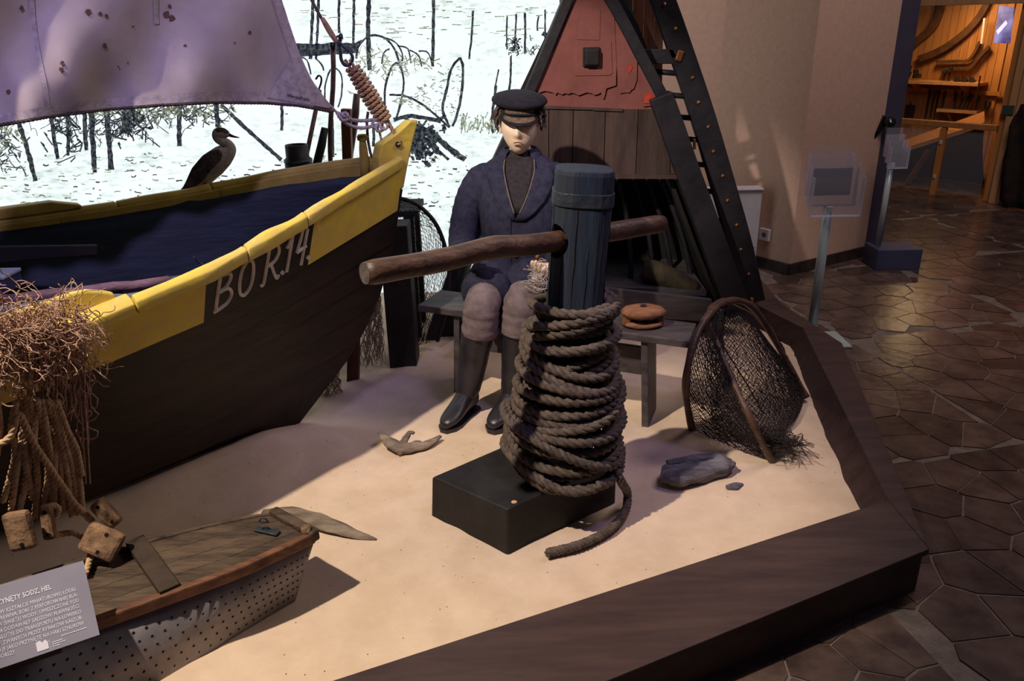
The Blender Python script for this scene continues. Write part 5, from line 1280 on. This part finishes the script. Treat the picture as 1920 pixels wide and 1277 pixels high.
for k in range(26):
    c = gp(rn.uniform(60, 165), rn.uniform(690, 830)); r_ = rn.uniform(.012, .04); a0 = rn.uniform(0, 6)
    tw.tube([c + V((math.cos(a0 + j * .6) * r_, rn.uniform(-.008, .008), math.sin(a0 + j * .6) * r_ * .8)) for j in range(9)], .0022, 5)
tag(tw.build('net_tangle', M['twine'], bu, True), kind='stuff')
hangs = [((62, 735), (52, 800), (45, 880), (30, 950)), ((70, 735), (68, 810), (62, 880), (50, 955)), ((78, 740), (80, 810), (82, 890), (78, 960)), ((86, 735), (92, 810), (98, 880), (92, 950)),
         ((92, 738), (104, 800), (108, 880), (100, 950)), ((100, 740), (118, 800), (126, 880), (128, 950)), ((108, 742), (128, 810), (140, 880), (146, 955)), ((112, 745), (134, 805), (150, 880), (158, 950)),
         ((116, 748), (142, 810), (160, 880), (170, 950)), ((104, 738), (110, 800), (116, 860), (112, 935)), ((64, 740), (58, 800), (64, 850), (70, 930)), ((120, 740), (140, 790), (158, 830), (166, 880)),
         ((48, 740), (38, 790), (36, 850), (20, 930)), ((30, 680), (14, 730), (8, 800), (0, 860)), ((10, 660), (6, 730), (-6, 800), (-10, 900))]
for h_ in hangs:
    pts_ = [gp(x, y) + V((0, -.03 + .012 * rn.uniform(-1, 1), 0)) for x, y in h_]
    MB().rope(smooth_path(pts_, 8), .0085).build('hanging_rope', M['rope'], bu, True)
MB().rope(smooth_path([gp(60, 760) + V((0, -.05, 0)), gp(85, 810) + V((0, -.055, 0)), gp(120, 860) + V((0, -.06, 0)), gp(160, 920) + V((0, -.06, 0)), gp(192, 960) + V((0, -.05, 0))], 8), .0095).build('crossing_rope', M['rope'], bu, True)
MB().rope(smooth_path([gp(-30, 815) + V((0, -.05, 0)), gp(15, 815) + V((0, -.055, 0)), gp(45, 795) + V((0, -.055, 0)), gp(55, 750) + V((0, -.05, 0))], 8), .009).build('crossing_rope', M['rope'], bu, True)
MB().rope(smooth_path([gp(112, 945) + V((0, -.06, 0)), gp(120, 920) + V((0, -.07, 0)), gp(135, 930) + V((0, -.07, 0)), gp(112, 975) + V((0, -.07, 0)), onz(140, 1000, ZD + .03), onz(170, 1030, ZD + .02), onz(160, 1075, ZD + .015)], 8), .009).build('loop_rope', M['rope'], bu, True)
for x in (168, 176): MB().tube([gp(x - 12, 700) + V((0, -.02, 0)), gp(x, 900) + V((0, -.02, 0))], .0022, 5).build('hanging_cord', M['twine'], bu)
# wooden net floats
def nfloat(c, size, rot, label):
    t = thing('net_float', c - V((0, 0, size[2] / 2)), label, 'float', 'wooden net floats hung from the rope bundle')
    fb_ = MB().box(c, size, rot).build('float_block', M['cork'], t, bevel=.010, jitter=.0015)
    for s_ in (-.32, .32):
        for off_ in ((0, 0, 1),):
            q = c + rot @ V((size[0] * .06, -size[1] / 2 - .0006, size[2] * s_)); MB().tube([q, q + rot @ V((0, .002, 0))], .0055, 9).build('cord_hole', M['hole'], fb_)
    return t
RX = lambda a, b, c_: Matrix.Rotation(c_, 3, 'Z') @ Matrix.Rotation(b, 3, 'Y') @ Matrix.Rotation(a, 3, 'X')
nfloat(at(38, 995, 1.66), (.062, .032, .100), RX(-.25, -.10, .15), 'upright rectangular wooden float nearest the left picture edge')
nfloat(at(90, 978, 1.72), (.030, .030, .095), RX(-.2, .0, .2), 'narrow wooden float seen edge on between two wider floats')
nfloat(at(192, 1016, 1.72), (.095, .034, .075), RX(-.55, .45, -.1), 'tilted wooden float resting on the bait box deck')
nfloat(at(200, 962, 1.80), (.042, .036, .085), RX(-.3, -.6, .3), 'small slanting wooden float above the tilted one')
# ================================================================== BEHIND THE BOAT
tb = thing('work_table', (-1.15, 3.98, S), 'low dark table standing behind the far gunwale', 'table')
MB().box((-1.0, 3.97, .74), (1.1, .30, .03)).build('table_top', M['shed_in'], tb, bevel=.004)
for x in (-1.5, -.5):
    for y in (3.85, 4.09): MB().box((x, y, (S + .725) / 2 - .01), (.05, .05, .725 - S + .02)).build('leg', M['shed_in'], tb)
c = at(559, 300, 3.92); zt_ = at(559, 271, 3.92).z; k_ = depth(c) / F
kg = thing('keg', (c.x, c.y, .755), 'small dark staved keg behind the far gunwale', 'keg')
kb_ = MB().lathe([(0, .757), (26 * k_, .757), (27 * k_, .80), (25 * k_, zt_ - .07), (21.5 * k_, zt_ - .06), (21 * k_, zt_), (19 * k_, zt_), (18.5 * k_, zt_ - .02), (0, zt_ - .02)], (c.x, c.y, 0), 24).build('keg_body', M['shed_dark'], kg, True)
MB().lathe([(25.6 * k_, zt_ - .085), (26.2 * k_, zt_ - .085), (26.2 * k_, zt_ - .07), (25.2 * k_, zt_ - .07)], (c.x, c.y, 0), 24).build('keg_hoop', M['iron'], kb_, True)
def downto(p_top, p_low, z):
    d_ = (p_low - p_top); return p_top + d_ * ((z - p_top.z) / d_.z)
def leaner(name, x0, y0, x1, y1, Y, w0, w1, mat, label, cat, square=False):
    a = at(x0, y0, Y); b = at(x1, y1, Y); e = downto(a, b, S + .0); r0_ = px2m(w0 / 2, a); r1_ = px2m(w1 / 2, b)
    if square: o = MB().bar(a, e, r0_ * 2, r0_ * 2, (0, 1, 0)).build(name, mat, None, bevel=.005)
    else:
        n = 12; o = MB().tube([a.lerp(e, i / n) + V((.004 * math.sin(i * 1.3), 0, 0)) for i in range(n + 1)], [r0_ * .8] + [r0_ + (r1_ - r0_) * min(1, i / 4) for i in range(n)], 12).build(name, mat, None, True)
    return tag(o, label, cat), a, e
gf = thing('gaff', at(590, 230, 4.16), 'thin leaning gaff pole with small iron hook beside the keg', 'gaff')
a = at(598, 178, 4.16); e = downto(a, at(577, 280, 4.16), S)
MB().tube([a, a.lerp(e, .5), e], [.011, .013, .013], 10).build('shaft', M['bar'], gf, True)
MB().tube([a + V((0, 0, -.03)), a + V((0, 0, .025))], .015, 10).build('ferrule', M['knob'], gf, True)
MB().tube(smooth_path([at(596, 172, 4.16), at(602, 155, 4.16), at(602, 145, 4.16), at(597, 142, 4.16), at(592, 149, 4.16)], 5), .005, 8).build('hook', M['knob'], gf, True)
t_, a, e = leaner('black_stake', 609, 240, 594, 305, 4.15, 16, 17, M['block'], 'thick short black stake standing beside the tall pole', 'stake')
sp_ = thing('boat_pole', at(624, 200, 4.18), 'tall slender dark pole with iron hook rising behind the bow', 'pole')
a = at(624, 84, 4.18); e = downto(a, at(620, 300, 4.18), S)
MB().tube([a.lerp(e, i / 14) + V((.006 * math.sin(i * 1.1), 0, 0)) for i in range(15)], .0125, 10).build('shaft', M['bar'], sp_, True)
MB().tube([a + V((0, 0, -.02)), a + V((0, 0, .012))], .017, 10).build('pole_cap', M['knob'], sp_, True)
MB().tube(smooth_path([at(626, 96, 4.17), at(630, 72, 4.17), at(637, 68, 4.17), at(640, 78, 4.17)], 5), .005, 8).build('hook', M['knob'], sp_, True)
leaner('square_stake', 649, 204, 652, 300, 4.24, 18, 18, M['redboard'], 'square red brown stake between the tall pole and the round club', 'stake', True)
t_, a, e = leaner('round_club', 669, 176, 655, 300, 4.33, 15, 15, M['bar'], 'dark round club with knobbed top behind the bow', 'club')
# piece of coiled rope and cork lying at the keg
# ---- bird on the far rail
bird = thing('water_bird', hull(-1, .70, 1.0) + V((0, 0, .022)), 'stuffed grey and brown diving bird perched on the far gunwale', 'bird')
Yb = hull(-1, .70, 1.0).y + .06
def bp(x, y, d=0): return at(x, y, Yb + d)
def birdloft(spec, name, mat, sq=.8, d=0):
    P0 = smooth_path([bp(x, y, d) for x, y, r_ in spec], 5); tab = [(i / (len(spec) - 1), r_) for i, (x, y, r_) in enumerate(spec)]
    T, U = frames(P0); rg = []
    for i, c in enumerate(P0):
        r_ = px2m(interp(tab, i / (len(P0) - 1)), c); s_ = V((0, 1, 0)); u = T[i].cross(s_).normalized()
        rg.append([c + (s_ * sq * math.cos(2 * math.pi * k / 16) + u * math.sin(2 * math.pi * k / 16)) * r_ for k in range(16)])
    return MB().loft(rg).build(name, mat, bird, True)
bbody = birdloft([(345, 362, 3), (362, 348, 12), (380, 328, 21), (400, 308, 23), (418, 292, 20), (429, 281, 14), (428, 272, 10), (419, 266, 9.5), (409, 259, 9.5), (409, 251, 11), (418, 250, 10), (427, 252, 6), (430, 253, 3)], 'body', M['plumage'])
for d_ in (-.028, .028):
    birdloft([(338, 365, 2), (356, 346, 9), (372, 326, 15), (392, 304, 16), (408, 291, 12), (416, 287, 4)], 'wing', M['wing'], .45, d_)
birdloft([(404, 251, 6), (410, 247, 8), (419, 247, 7), (428, 251, 4)], 'crown', M['wing'], 1.05)
birdloft([(427, 252, 4), (438, 256, 2.2), (449, 258, .6)], 'beak', M['beak'], .8)
for d_ in (-.026, .026): MB().lathe([(0, -.003), (.003, 0), (0, .003)], bp(421, 250, d_ * .95), 8).build('eye', M['knob'], bbody, True)
birdloft([(336, 368, 3), (346, 358, 7), (360, 350, 8)], 'tail', M['wing'], .6)
for d_ in (-.02, .02): MB().tube([bp(385, 340, d_), V((bp(385, 340).x, Yb + d_, hull(-1, .70, 1.0).z + .02))], .006, 7).build('foot', M['beak'], bird)
# ---- black cabinet, prop, hoop net, hanging nets around the bow
tag(MB().box(at(748, 530, 3.52), (.13, .14, .70)).build('black_plinth', M['block'], None, bevel=.005, origin=None), 'black box plinth standing behind the stem', 'plinth')
o_ = bpy.data.objects['black_plinth']; zb_ = min((v.co.z for v in o_.data.vertices)); o_.location.z = S - .01
a = onz(661, 716, S); e = at(664, 590, a.y - .02)
tag(MB().bar(a - V((0, 0, .03)), e, .052, .05, (0, 1, 0)).build('hull_prop', M['redboard'], None, bevel=.004), 'short square brown prop post in the sand under the bow', 'post')
hn = thing('hoop_net', at(780, 480, 3.64), 'dark hoop net leaning between the stem and the seated figure', 'net')
YN = 3.64
hoop = smooth_path([at(x, y, YN) for x, y in ((700, 398), (730, 374), (766, 376), (795, 394), (820, 425), (836, 470), (842, 520), (838, 580), (820, 640))], 7)
MB().tube(hoop, .010, 10).build('hoop', M['shed_dark'], hn, True)
_t = trap; trap = hn
inner = smooth_path([at(x, y, YN - .04) for x, y in ((690, 440), (715, 425), (750, 430), (770, 450), (785, 480), (790, 520), (792, 560), (790, 610), (780, 650))], 7)
netgrid(hoop, inner, 54, 22, (0, .03, 0), 'mesh', M['net_dark'], .003, 3)
inner2 = smooth_path([at(x, y, YN + .06) for x, y in ((690, 470), (715, 470), (745, 480), (760, 500), (775, 520), (780, 560), (780, 590), (780, 620), (770, 655))], 7)
netgrid(hoop, inner2, 50, 30, (0, -.03, .02), 'mesh', M['net_dark'], .003, 8)
trap = _t
def fringe(name, x0, x1, y0, y1, Y, n, label, seed):
    t = thing(name, at((x0 + x1) / 2, y1, Y), label, 'net'); r_ = random.Random(seed); mb = MB()
    for k in range(n):
        x = r_.uniform(x0, x1); ys = y0 + r_.uniform(-6, 12); ye = lerp(ys, y1, r_.uniform(.7, 1.0)); ph = r_.uniform(0, 6); pts_ = []
        for j in range(14):
            y = lerp(ys, ye, j / 13); pts_.append(at(lerp(lerp(x0, x1, .5), x, .55 + .45 * j / 13) + 3.2 * math.sin(j * 1.5 + ph), y, Y + .025 * math.sin(j * 1.2 + ph * 2)))
        mb.tube(smooth_path(pts_, 2), .0017, 4)
    tag(mb.build('twine_strands', M['twine_pale'], t, True), kind='stuff'); return t
fringe('hanging_net', 676, 722, 535, 690, 3.42, 60, 'pale twine net hanging down beside the stem', 3)
fringe('hanging_net', 600, 640, 672, 748, 3.18, 44, 'short pale twine net bunch low under the keel', 5)

# ================================================================== BROCHURE STANDS
def stand(name, px_top, px_bot, Y, holder, rpx, label, box=None):
    a = at(*px_top, Y); e = V((a.x, a.y, 0)); t = thing(name, e, label, 'stand'); k_ = depth(a) / F
    base_z = 0
    if box: 
        cx, cy, w, d_, h_ = box; MB().box((cx, cy, h_ / 2), (w, d_, h_)).build('plinth', M['bluebox'], t, bevel=.004); base_z = h_
        e = V((a.x, a.y, h_))
    else: MB().box((e.x + .06, e.y - .02, .006), (.22, .22, .012)).build('base_plate', M['tubepaint'], t, bevel=.003)
    MB().tube([V((e.x, e.y, base_z + .001)), a], rpx * k_, 18).build('pole', M['tubepaint'], t, True)
    x0, y0, x1, y1 = holder; w = (x1 - x0) * k_; h_ = (y1 - y0) * k_ / math.cos(P) * .98; cx = at((x0 + x1) / 2, y1, Y).x
    zb_ = at((x0 + x1) / 2, y1, Y).z
    for i in range(3):
        zz = zb_ + h_ * (.0 + .14 * i); yy_ = a.y - .05 + .035 * i; ww = w * (.96 - .06 * i); hh = h_ * (.58 + .01 * i); xo = cx + w * (.03 - .045 * i)
        p = MB().box((xo, yy_, zz + hh / 2), (ww, .003, hh)).build('front_panel', M['acrylic'], t)
        MB().box((xo, yy_ + .03, zz + hh / 2 + .02), (ww, .003, hh + .04)).build('back_panel', M['acrylic'], t)
        MB().box((xo, yy_ + .015, zz + .002), (ww, .032, .005)).build('pocket_floor', M['acrylic_edge'], t)
        for s_ in (-1, 1): MB().box((xo + s_ * ww / 2, yy_ + .015, zz + hh / 2), (.004, .03, hh)).build('side_edge', M['acrylic_edge'], t)
    MB().box((a.x, a.y - .004, a.z - .008), (.03, .05, .03)).build('clamp', M['tubepaint'], t, bevel=.003)
stand('brochure_stand', (1553, 388), (1527, 615), 3.88, (1508, 283, 1604, 403), 9, 'empty clear acrylic brochure stand on pale pole just outside the kerb')
stand('brochure_stand', (1671, 306), (1647, 465), 5.22, (1658, 250, 1694, 314), 5.5, 'empty clear acrylic brochure stand on blue plinth beside the door jamb', (at(1652, 470, 5.22).x + .07, 5.20, .30, .22, .14))

# ================================================================== WORKSHOP STALL BEYOND THE DOOR
SO = V((4.05, 7.47, 0)); S1 = V((.64, -.768, 0)).normalized(); S2 = V((.768, .64, 0)).normalized()
def ps(px, py, b): return onp(px, py, SO + S2 * b, S2)
def sa_of(p): return (p - SO).dot(S1)
def stq(a, b, z): return SO + S1 * a + S2 * b + V((0, 0, z))
def slab(px_poly, b, th, mat, name, parent, bevel=0): return MB().prism([ps(x, y, b) for x, y in px_poly], S2 * th).build(name, mat, parent, bevel=bevel)
WB = 1.5
sw = tag(MB().prism([stq(-4, WB + .06, 0), stq(2.2, WB + .06, 0), stq(2.2, WB + .06, 3.6), stq(-4, WB + .06, 3.6)], S2 * .05).build('wall_workshop', M['pine'], origin=(0, 0, 0)), kind='structure')
a0, a1 = sa_of(ps(1672, 150, WB)), sa_of(ps(1872, 150, WB)); npk = 15
for k in range(npk):
    a = lerp(a0, a1, k / npk); b = lerp(a0, a1, (k + 1) / npk) - .004
    MB().prism([stq(a, WB + .04, 0), stq(b, WB + .04, 0), stq(b, WB + .04, 3.3), stq(a, WB + .04, 3.3)], S2 * .02).build('plank', M['pine'], sw)
tag(MB().prism([stq(-4, -.1, 3.3), stq(2.2, -.1, 3.3), stq(2.2, WB + .1, 3.3), stq(-4, WB + .1, 3.3)], (0, 0, .05)).build('ceiling', M['pine'], origin=(0, 0, 0)), kind='structure')
tag(MB().prism([stq(1.05, .1, 0), stq(1.05, WB + .06, 0), stq(1.05, WB + .06, 3.3), stq(1.05, .1, 3.3)], S1 * .05).build('wall_workshop_side', M['pine'], origin=(0, 0, 0)), kind='structure')
# stall frame: post and lintel
fr = thing('stall_frame', stq(.5, 0, 0), 'light pine post and lintel framing the boatbuilding workshop', 'frame')
pA, pB, pC = sa_of(ps(1862, 385, 0)), sa_of(ps(1874, 386, 0)), sa_of(ps(1890, 388, 0))
aL, aR = sa_of(ps(1838, 378, 0)), sa_of(ps(1853, 383, 0))
MB().prism([stq(aR, -.02, 0), stq(sa_of(ps(1866, 385, 0)), -.02, 0), stq(sa_of(ps(1866, 385, 0)), -.02, 3.4), stq(aR, -.02, 3.4)], S2 * .12).build('post_board', M['pine_light'], fr, bevel=.004)
MB().prism([stq(sa_of(ps(1866, 385, 0)) + .006, -.02, 0), stq(sa_of(ps(1884, 385, 0)), -.02, 0), stq(sa_of(ps(1884, 385, 0)), -.02, 3.4), stq(sa_of(ps(1866, 385, 0)) + .006, -.02, 3.4)], S2 * .12).build('post_board', M['pine_light'], fr, bevel=.004)
MB().prism([stq(aL, .04, 0), stq(aR - .004, .04, 0), stq(aR - .004, .04, 3.4), stq(aL, .04, 3.4)], S2 * .12).build('inner_post', M['pine'], fr, bevel=.004)
zl = ps(1850, 8, 0).z
MB().prism([stq(-3, -.03, zl), stq(aR + .3, -.03, zl), stq(aR + .3, -.03, zl + .25), stq(-3, -.03, zl + .25)], S2 * .12).build('lintel', M['pine_light'], fr, bevel=.004)
gs = thing('green_plate', ps(1891, 207, -.04), 'small green sign plate on the pine stall post', 'sign')
slab([(1880, 198), (1902, 198), (1899, 215), (1878, 214)], -.04, .01, M['greensign'], 'plate', gs)
# barrier of rail, posts and glass
ba = thing('glass_barrier', stq(0, 0, 0), 'low glass barrier with pine rail before the workshop', 'barrier')
zr = ps(1760, 232, 0).z; a_s = [sa_of(ps(1660, 350, 0)) - .6, sa_of(ps(1748, 365, 0)), sa_of(ps(1842, 380, 0))]
MB().bar(stq(a_s[0], 0, zr), stq(a_s[2], 0, zr), .07, .05).build('top_rail', M['pine'], ba, bevel=.005)
for a in a_s[:2]: MB().bar(stq(a, 0, 0), stq(a, 0, zr - .03), .055, .05, S1).build('post', M['pine'], ba, bevel=.004)
for a, b in zip(a_s, a_s[1:]): MB().prism([stq(a + .035, 0, .04), stq(b - .035, 0, .04), stq(b - .035, 0, zr - .05), stq(a + .035, 0, zr - .05)], S2 * .008).build('glass_pane', M['glass'], ba)
for z in (.18, zr - .16): MB().box(stq(a_s[1], -.03, z), (.025, .025, .035)).build('pane_clip', M['white'], ba, bevel=.003)
# boat under construction behind the glass
bh = thing('unfinished_boat', stq(-.2, .6, 0), 'unfinished dark planked boat hull behind the glass barrier', 'boat')
pts_top = [(1640, 306), (1690, 284), (1735, 270), (1790, 252), (1846, 234)]
for k in range(5):
    rows = []
    for (x, y) in pts_top:
        p = ps(x, y, .55); zt2 = p.z
        f0, f1 = k / 5, (k + 1) / 5
        rows.append([V((p.x, p.y, zt2 * (1 - f0))) + S2 * (.30 * f0 ** 1.5), V((p.x, p.y, zt2 * (1 - f1) + .008)) + S2 * (.30 * f1 ** 1.5)])
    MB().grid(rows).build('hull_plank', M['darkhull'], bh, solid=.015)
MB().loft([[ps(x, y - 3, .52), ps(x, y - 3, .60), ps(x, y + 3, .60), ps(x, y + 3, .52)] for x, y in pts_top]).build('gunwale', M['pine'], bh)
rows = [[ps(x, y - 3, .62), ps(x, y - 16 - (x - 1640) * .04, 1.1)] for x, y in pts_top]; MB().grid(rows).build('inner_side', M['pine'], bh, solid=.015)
MB().bar(ps(1700, 345, .3), ps(1742, 282, .45), .05, .04).build('prop', M['timber'], bh)
# shelves
def shelf(x0, y0, x1, y1, b, dp, name, label):
    t = thing(name, ps((x0 + x1) / 2, (y0 + y1) / 2, b), label, 'shelf')
    A_, B_ = ps(x0, y0, b), ps(x1, y1, b); B_.z = A_.z
    MB().prism([A_, B_, B_ + S2 * dp, A_ + S2 * dp], (0, 0, -.03)).build('board', M['pine_light'], t)
    for f in (.25, .8): q = A_.lerp(B_, f); MB().prism([q - V((0, 0, .03)), q + S2 * dp - V((0, 0, .03)), q + S2 * dp - V((0, 0, .15))], S1 * .02).build('bracket', M['pine'], t)
    return A_, B_
sA, sB = shelf(1668, 150, 1834, 159, WB - .22, .25, 'tool_shelf', 'long pine tool shelf on the workshop wall')
tA_, tB_ = shelf(1756, 204, 1832, 207, WB - .12, .15, 'tool_rack', 'short lower pine rack holding chisels')
MB().prism([ps(1672, 162, WB), ps(1875, 172, WB), ps(1875, 180, WB), ps(1672, 170, WB)], S2 * .02).build('wall_rail', M['pine'], sw)
# bent boat timbers on the wall
def bent(pts_px, w, label, b=WB - .05, taper=None):
    p = smooth_path([V((x, y, 0)) for x, y in pts_px], 6); rows = []
    for i, q in enumerate(p):
        t = (p[min(i + 1, len(p) - 1)] - p[max(0, i - 1)]).normalized(); ww = w if not taper else lerp(w, taper, i / len(p)); n_ = V((-t.y, t.x, 0)) * ww / 2
        a, c2_ = ps(q.x + n_.x, q.y + n_.y, b), ps(q.x - n_.x, q.y - n_.y, b); rows.append([a, c2_, c2_ + S2 * .05, a + S2 * .05])
    return tag(MB().loft(rows).build('bent_timber', M['timber'], None, bevel=.004), label, 'timber', 'bent boat timbers on the workshop wall')
bent([(1764, -10), (1760, 22), (1745, 54), (1715, 80), (1690, 108), (1684, 118)], 13, 'S curved boat timber hung highest at the workshop wall left')
bent([(1852, 2), (1836, 30), (1815, 55), (1785, 80), (1755, 98), (1722, 111)], 12, 'broad sweeping boat timber hung across the middle of the wall', taper=13)
bent([(1836, 78), (1828, 96), (1814, 113), (1790, 115), (1755, 116)], 5.5, 'thin kneed boat timber below the broad sweeping one')
bent([(1853, 88), (1836, 106), (1818, 127), (1795, 129), (1775, 130), (1766, 134)], 7, 'lowest kneed boat timber just above the tool shelf')
# hand tools on the shelf, hung below it and on the rack
rt = random.Random(15)
def tool(px, py, w, h, b, shape, lab, cat, rot=0.0, grp='hand tools on the workshop wall'):
    c = ps(px, py, b); k_ = depth(c) / F; w *= k_; h *= k_; t = thing('hand_' + cat.replace(' ', '_'), c - V((0, 0, h / 2)), lab, cat, grp)
    rm_ = Matrix((S1, S2, V((0, 0, 1)))).transposed() @ Matrix.Rotation(rot, 3, 'Y')
    X = lambda x, z, y=0: c + rm_ @ V((x * w, y, z * h))
    if shape == 'plane':
        MB().prism([X(-.5, -.5), X(.5, -.5), X(.5, .0), X(-.5, -.05)], S2 * .06).build('body', M['tool'], t, bevel=.004)
        MB().tube(smooth_path([X(-.35, -.05, .03), X(-.42, .35, .03), X(-.3, .5, .03)], 4), .012, 8).build('tote', M['tool'], t, True); MB().bar(X(.05, -.05, .03), X(-.1, .5, .03), .04, .01, S2).build('iron', M['iron'], t)
    elif shape == 'chisel':
        MB().tube([X(0, .5), X(0, .4), X(0, .0)], [w * .3, w * .5, w * .36], 8).build('handle', M['tool'], t, True); MB().bar(X(0, 0), X(0, -.5), w * .5, .006, S2).build('blade', M['iron'], t)
    elif shape == 'saw':
        MB().prism([X(-.5, .5), X(.5, .5), X(.25, -.5), X(-.25, -.5)], S2 * .006).build('blade', M['tool'], t); MB().tube(smooth_path([X(-.4, .5), X(-.3, .62), X(.3, .62), X(.4, .5)], 4), .012, 7).build('grip', M['timber'], t, True)
    elif shape == 'mallet':
        MB().box(X(0, .3), (w, .06, h * .4), rm_).build('head', M['tool'], t, bevel=.006); MB().tube([X(0, .2), X(0, -.5)], w * .18, 8).build('handle', M['tool'], t, True)
    elif shape == 'frame':
        MB().prism([X(-.5, -.5), X(.5, -.5), X(.5, .35), X(-.5, .35)], S2 * .03).build('board', M['tool'], t, bevel=.003); MB().tube([X(-.1, .35), X(0, .5), X(.1, .35)], .006, 6).build('loop', M['tool'], t, True)
    elif shape == 'hook':
        MB().tube(smooth_path([X(-.4, .5), X(-.4, -.2), X(0, -.5), X(.4, -.2), X(.4, .45)], 5), .014, 7).build('bow', M['tool'], t, True); MB().tube([X(-.5, .5), X(.0, .5)], .012, 6).build('eye', M['iron'], t, True)
zsh = WB - .14
for k, (x, y, w, h) in enumerate(((1687, 136, 9, 20), (1701, 134, 10, 22), (1717, 139, 13, 15))): tool(x, y, w, h, zsh, 'plane', ('low moulding plane at the shelf end by the jamb', 'upright handled plane second from the jamb', 'long wooden plane third from the jamb')[k], 'plane', (0, .25, -.1)[k])
for k, (x, y, w, h) in enumerate(((1771, 141, 7, 18), (1781, 138, 6, 26))): tool(x, y, w, h, zsh, 'mallet', ('squat dark mallet standing mid shelf', 'taller dark mallet right of the squat one')[k], 'mallet')
for k, (x, y, w, h) in enumerate(((1793, 149, 9, 8), (1807, 149, 10, 9), (1821, 150, 9, 8))): tool(x, y, w, h, zsh, 'plane', ('small block plane left of three on the shelf', 'small block plane in the middle of three', 'small block plane right of three on the shelf')[k], 'plane')
for k, (x, y, w, h) in enumerate(((1739, 198, 4, 46), (1748, 199, 4, 44), (1757, 193, 4, 34))): tool(x, y, w, h, WB - .02, 'saw', ('leftmost of three narrow saws hung below the shelf', 'middle of three narrow saws below the shelf', 'rightmost of three narrow saws below the shelf')[k], 'saw')
for k, (x, y, w, h) in enumerate(((1770, 186, 6, 30), (1792, 190, 5, 28), (1803, 192, 4, 22), (1811, 191, 4, 24), (1818, 190, 4, 26))): tool(x, y, w, h, WB - .07, 'chisel', ('leftmost chisel', 'second chisel from the left', 'middle chisel', 'fourth chisel from the left', 'rightmost chisel')[k] + ' standing in the lower rack', 'chisel', (0, 0, .3, .2, .25)[k])
for k, (x, y, w, h) in enumerate(((1790, 180, 4, 20), (1803, 180, 4, 18), (1818, 183, 4, 22))): tool(x, y, w, h, WB - .02, 'chisel', ('left', 'middle', 'right')[k] + ' gouge hung directly under the shelf', 'gouge')
tool(1688, 190, 13, 26, WB - .02, 'frame', 'dark small board hung under the shelf beside the jamb', 'board'); tool(1705, 208, 16, 30, WB - .02, 'frame', 'dark larger board propped under the shelf', 'board')
tool(1832, 192, 5, 24, WB - .06, 'mallet', 'upright dark brace at the rack end', 'brace'); tool(1852, 196, 8, 14, WB - .02, 'hook', 'U shaped dark clamp hung right of the rack', 'clamp')
o_ = MB().tube([ps(1838, 142, WB - .27), ps(1828, 200, WB - .27)], .008, 7).build('measuring_rod', M['tool'], None); tag(o_, 'thin dark rod leaning between shelf and rack', 'rod')
o_ = MB().bar(ps(1846, 34, WB - .10), ps(1840, 82, WB - .10), .02, .01, S2).build('pale_batten', M['letter'], None); tag(o_, 'thin pale batten hung upright beside the violet picture', 'batten')
# violet lit picture, lamp, dark form
pm_ = bpy.data.materials.new('violet_screen_picture'); pm_.use_nodes = True; nt = pm_.node_tree; b = nt.nodes['Principled BSDF']
tc = nt.nodes.new('ShaderNodeTexCoord'); nz = nt.nodes.new('ShaderNodeTexNoise'); nz.inputs['Scale'].default_value = 7; nt.links.new(tc.outputs['Object'], nz.inputs['Vector'])
cr = nt.nodes.new('ShaderNodeValToRGB'); cr.color_ramp.elements[0].position = .35; cr.color_ramp.elements[0].color = lin((46, 40, 110)); cr.color_ramp.elements[1].position = .68; cr.color_ramp.elements[1].color = lin((150, 146, 214))
nt.links.new(nz.outputs['Fac'], cr.inputs[0]); nt.links.new(cr.outputs[0], b.inputs['Emission Color']); b.inputs['Emission Strength'].default_value = .9; b.inputs['Base Color'].default_value = (.02, .02, .04, 1)
sc_ = thing('lit_picture', ps(1882, 45, WB - .3), 'violet lit picture panel high in the workshop', 'screen')
slab([(1873, 10), (1901, 14), (1893, 82), (1863, 80)], WB - .3, .02, pm_, 'picture', sc_)
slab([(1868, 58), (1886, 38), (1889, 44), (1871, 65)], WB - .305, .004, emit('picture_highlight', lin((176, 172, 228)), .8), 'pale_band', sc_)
lamp = thing('ceiling_lamp', ps(1806, 0, .9), 'bright round lamp at the workshop ceiling', 'lamp')
lc = ps(1806, 0, .9)
MB().lathe([(0, 0), (.09, 0), (.10, .02), (.10, .05), (0, .05)], lc, 20).build('lamp_glass', emit('lamp_glow', (1, .86, .62, 1), 7), lamp, True)
MB().tube([lc + V((0, 0, .05)), V((lc.x, lc.y, 3.3))], .012, 8).build('rod', M['tool'], lamp)
area('workshop_lamp', lc - V((0, 0, .03)), stq(.0, 1.2, .9), (1.0, .62, .26), 10, .3, .3)
dr = MB(); rows = []  # rippled dark brown form at the right edge, its nature left open
for i in range(15):
    x = 1884 + i * 8; rows.append([ps(lerp(x, x + 12, 0) + (14 if i == 0 else 0), 195 + max(0, 4 - i) * 14, -.12 - .03 * math.sin(i * 1.3)), ps(x - 2, 300, -.12 - .03 * math.sin(i * 1.3)), ps(x - 8, 372, -.12 - .03 * math.sin(i * 1.3)), ps(x - 12, 438, -.12 - .03 * math.sin(i * 1.3))])
for r_ in rows: r_[-1].z = max(r_[-1].z, .01)
tag(dr.grid(rows).build('dark_form', M['edge_form'], None, True, solid=.02), 'dark brown rippled form at the right picture edge', 'edge_form')
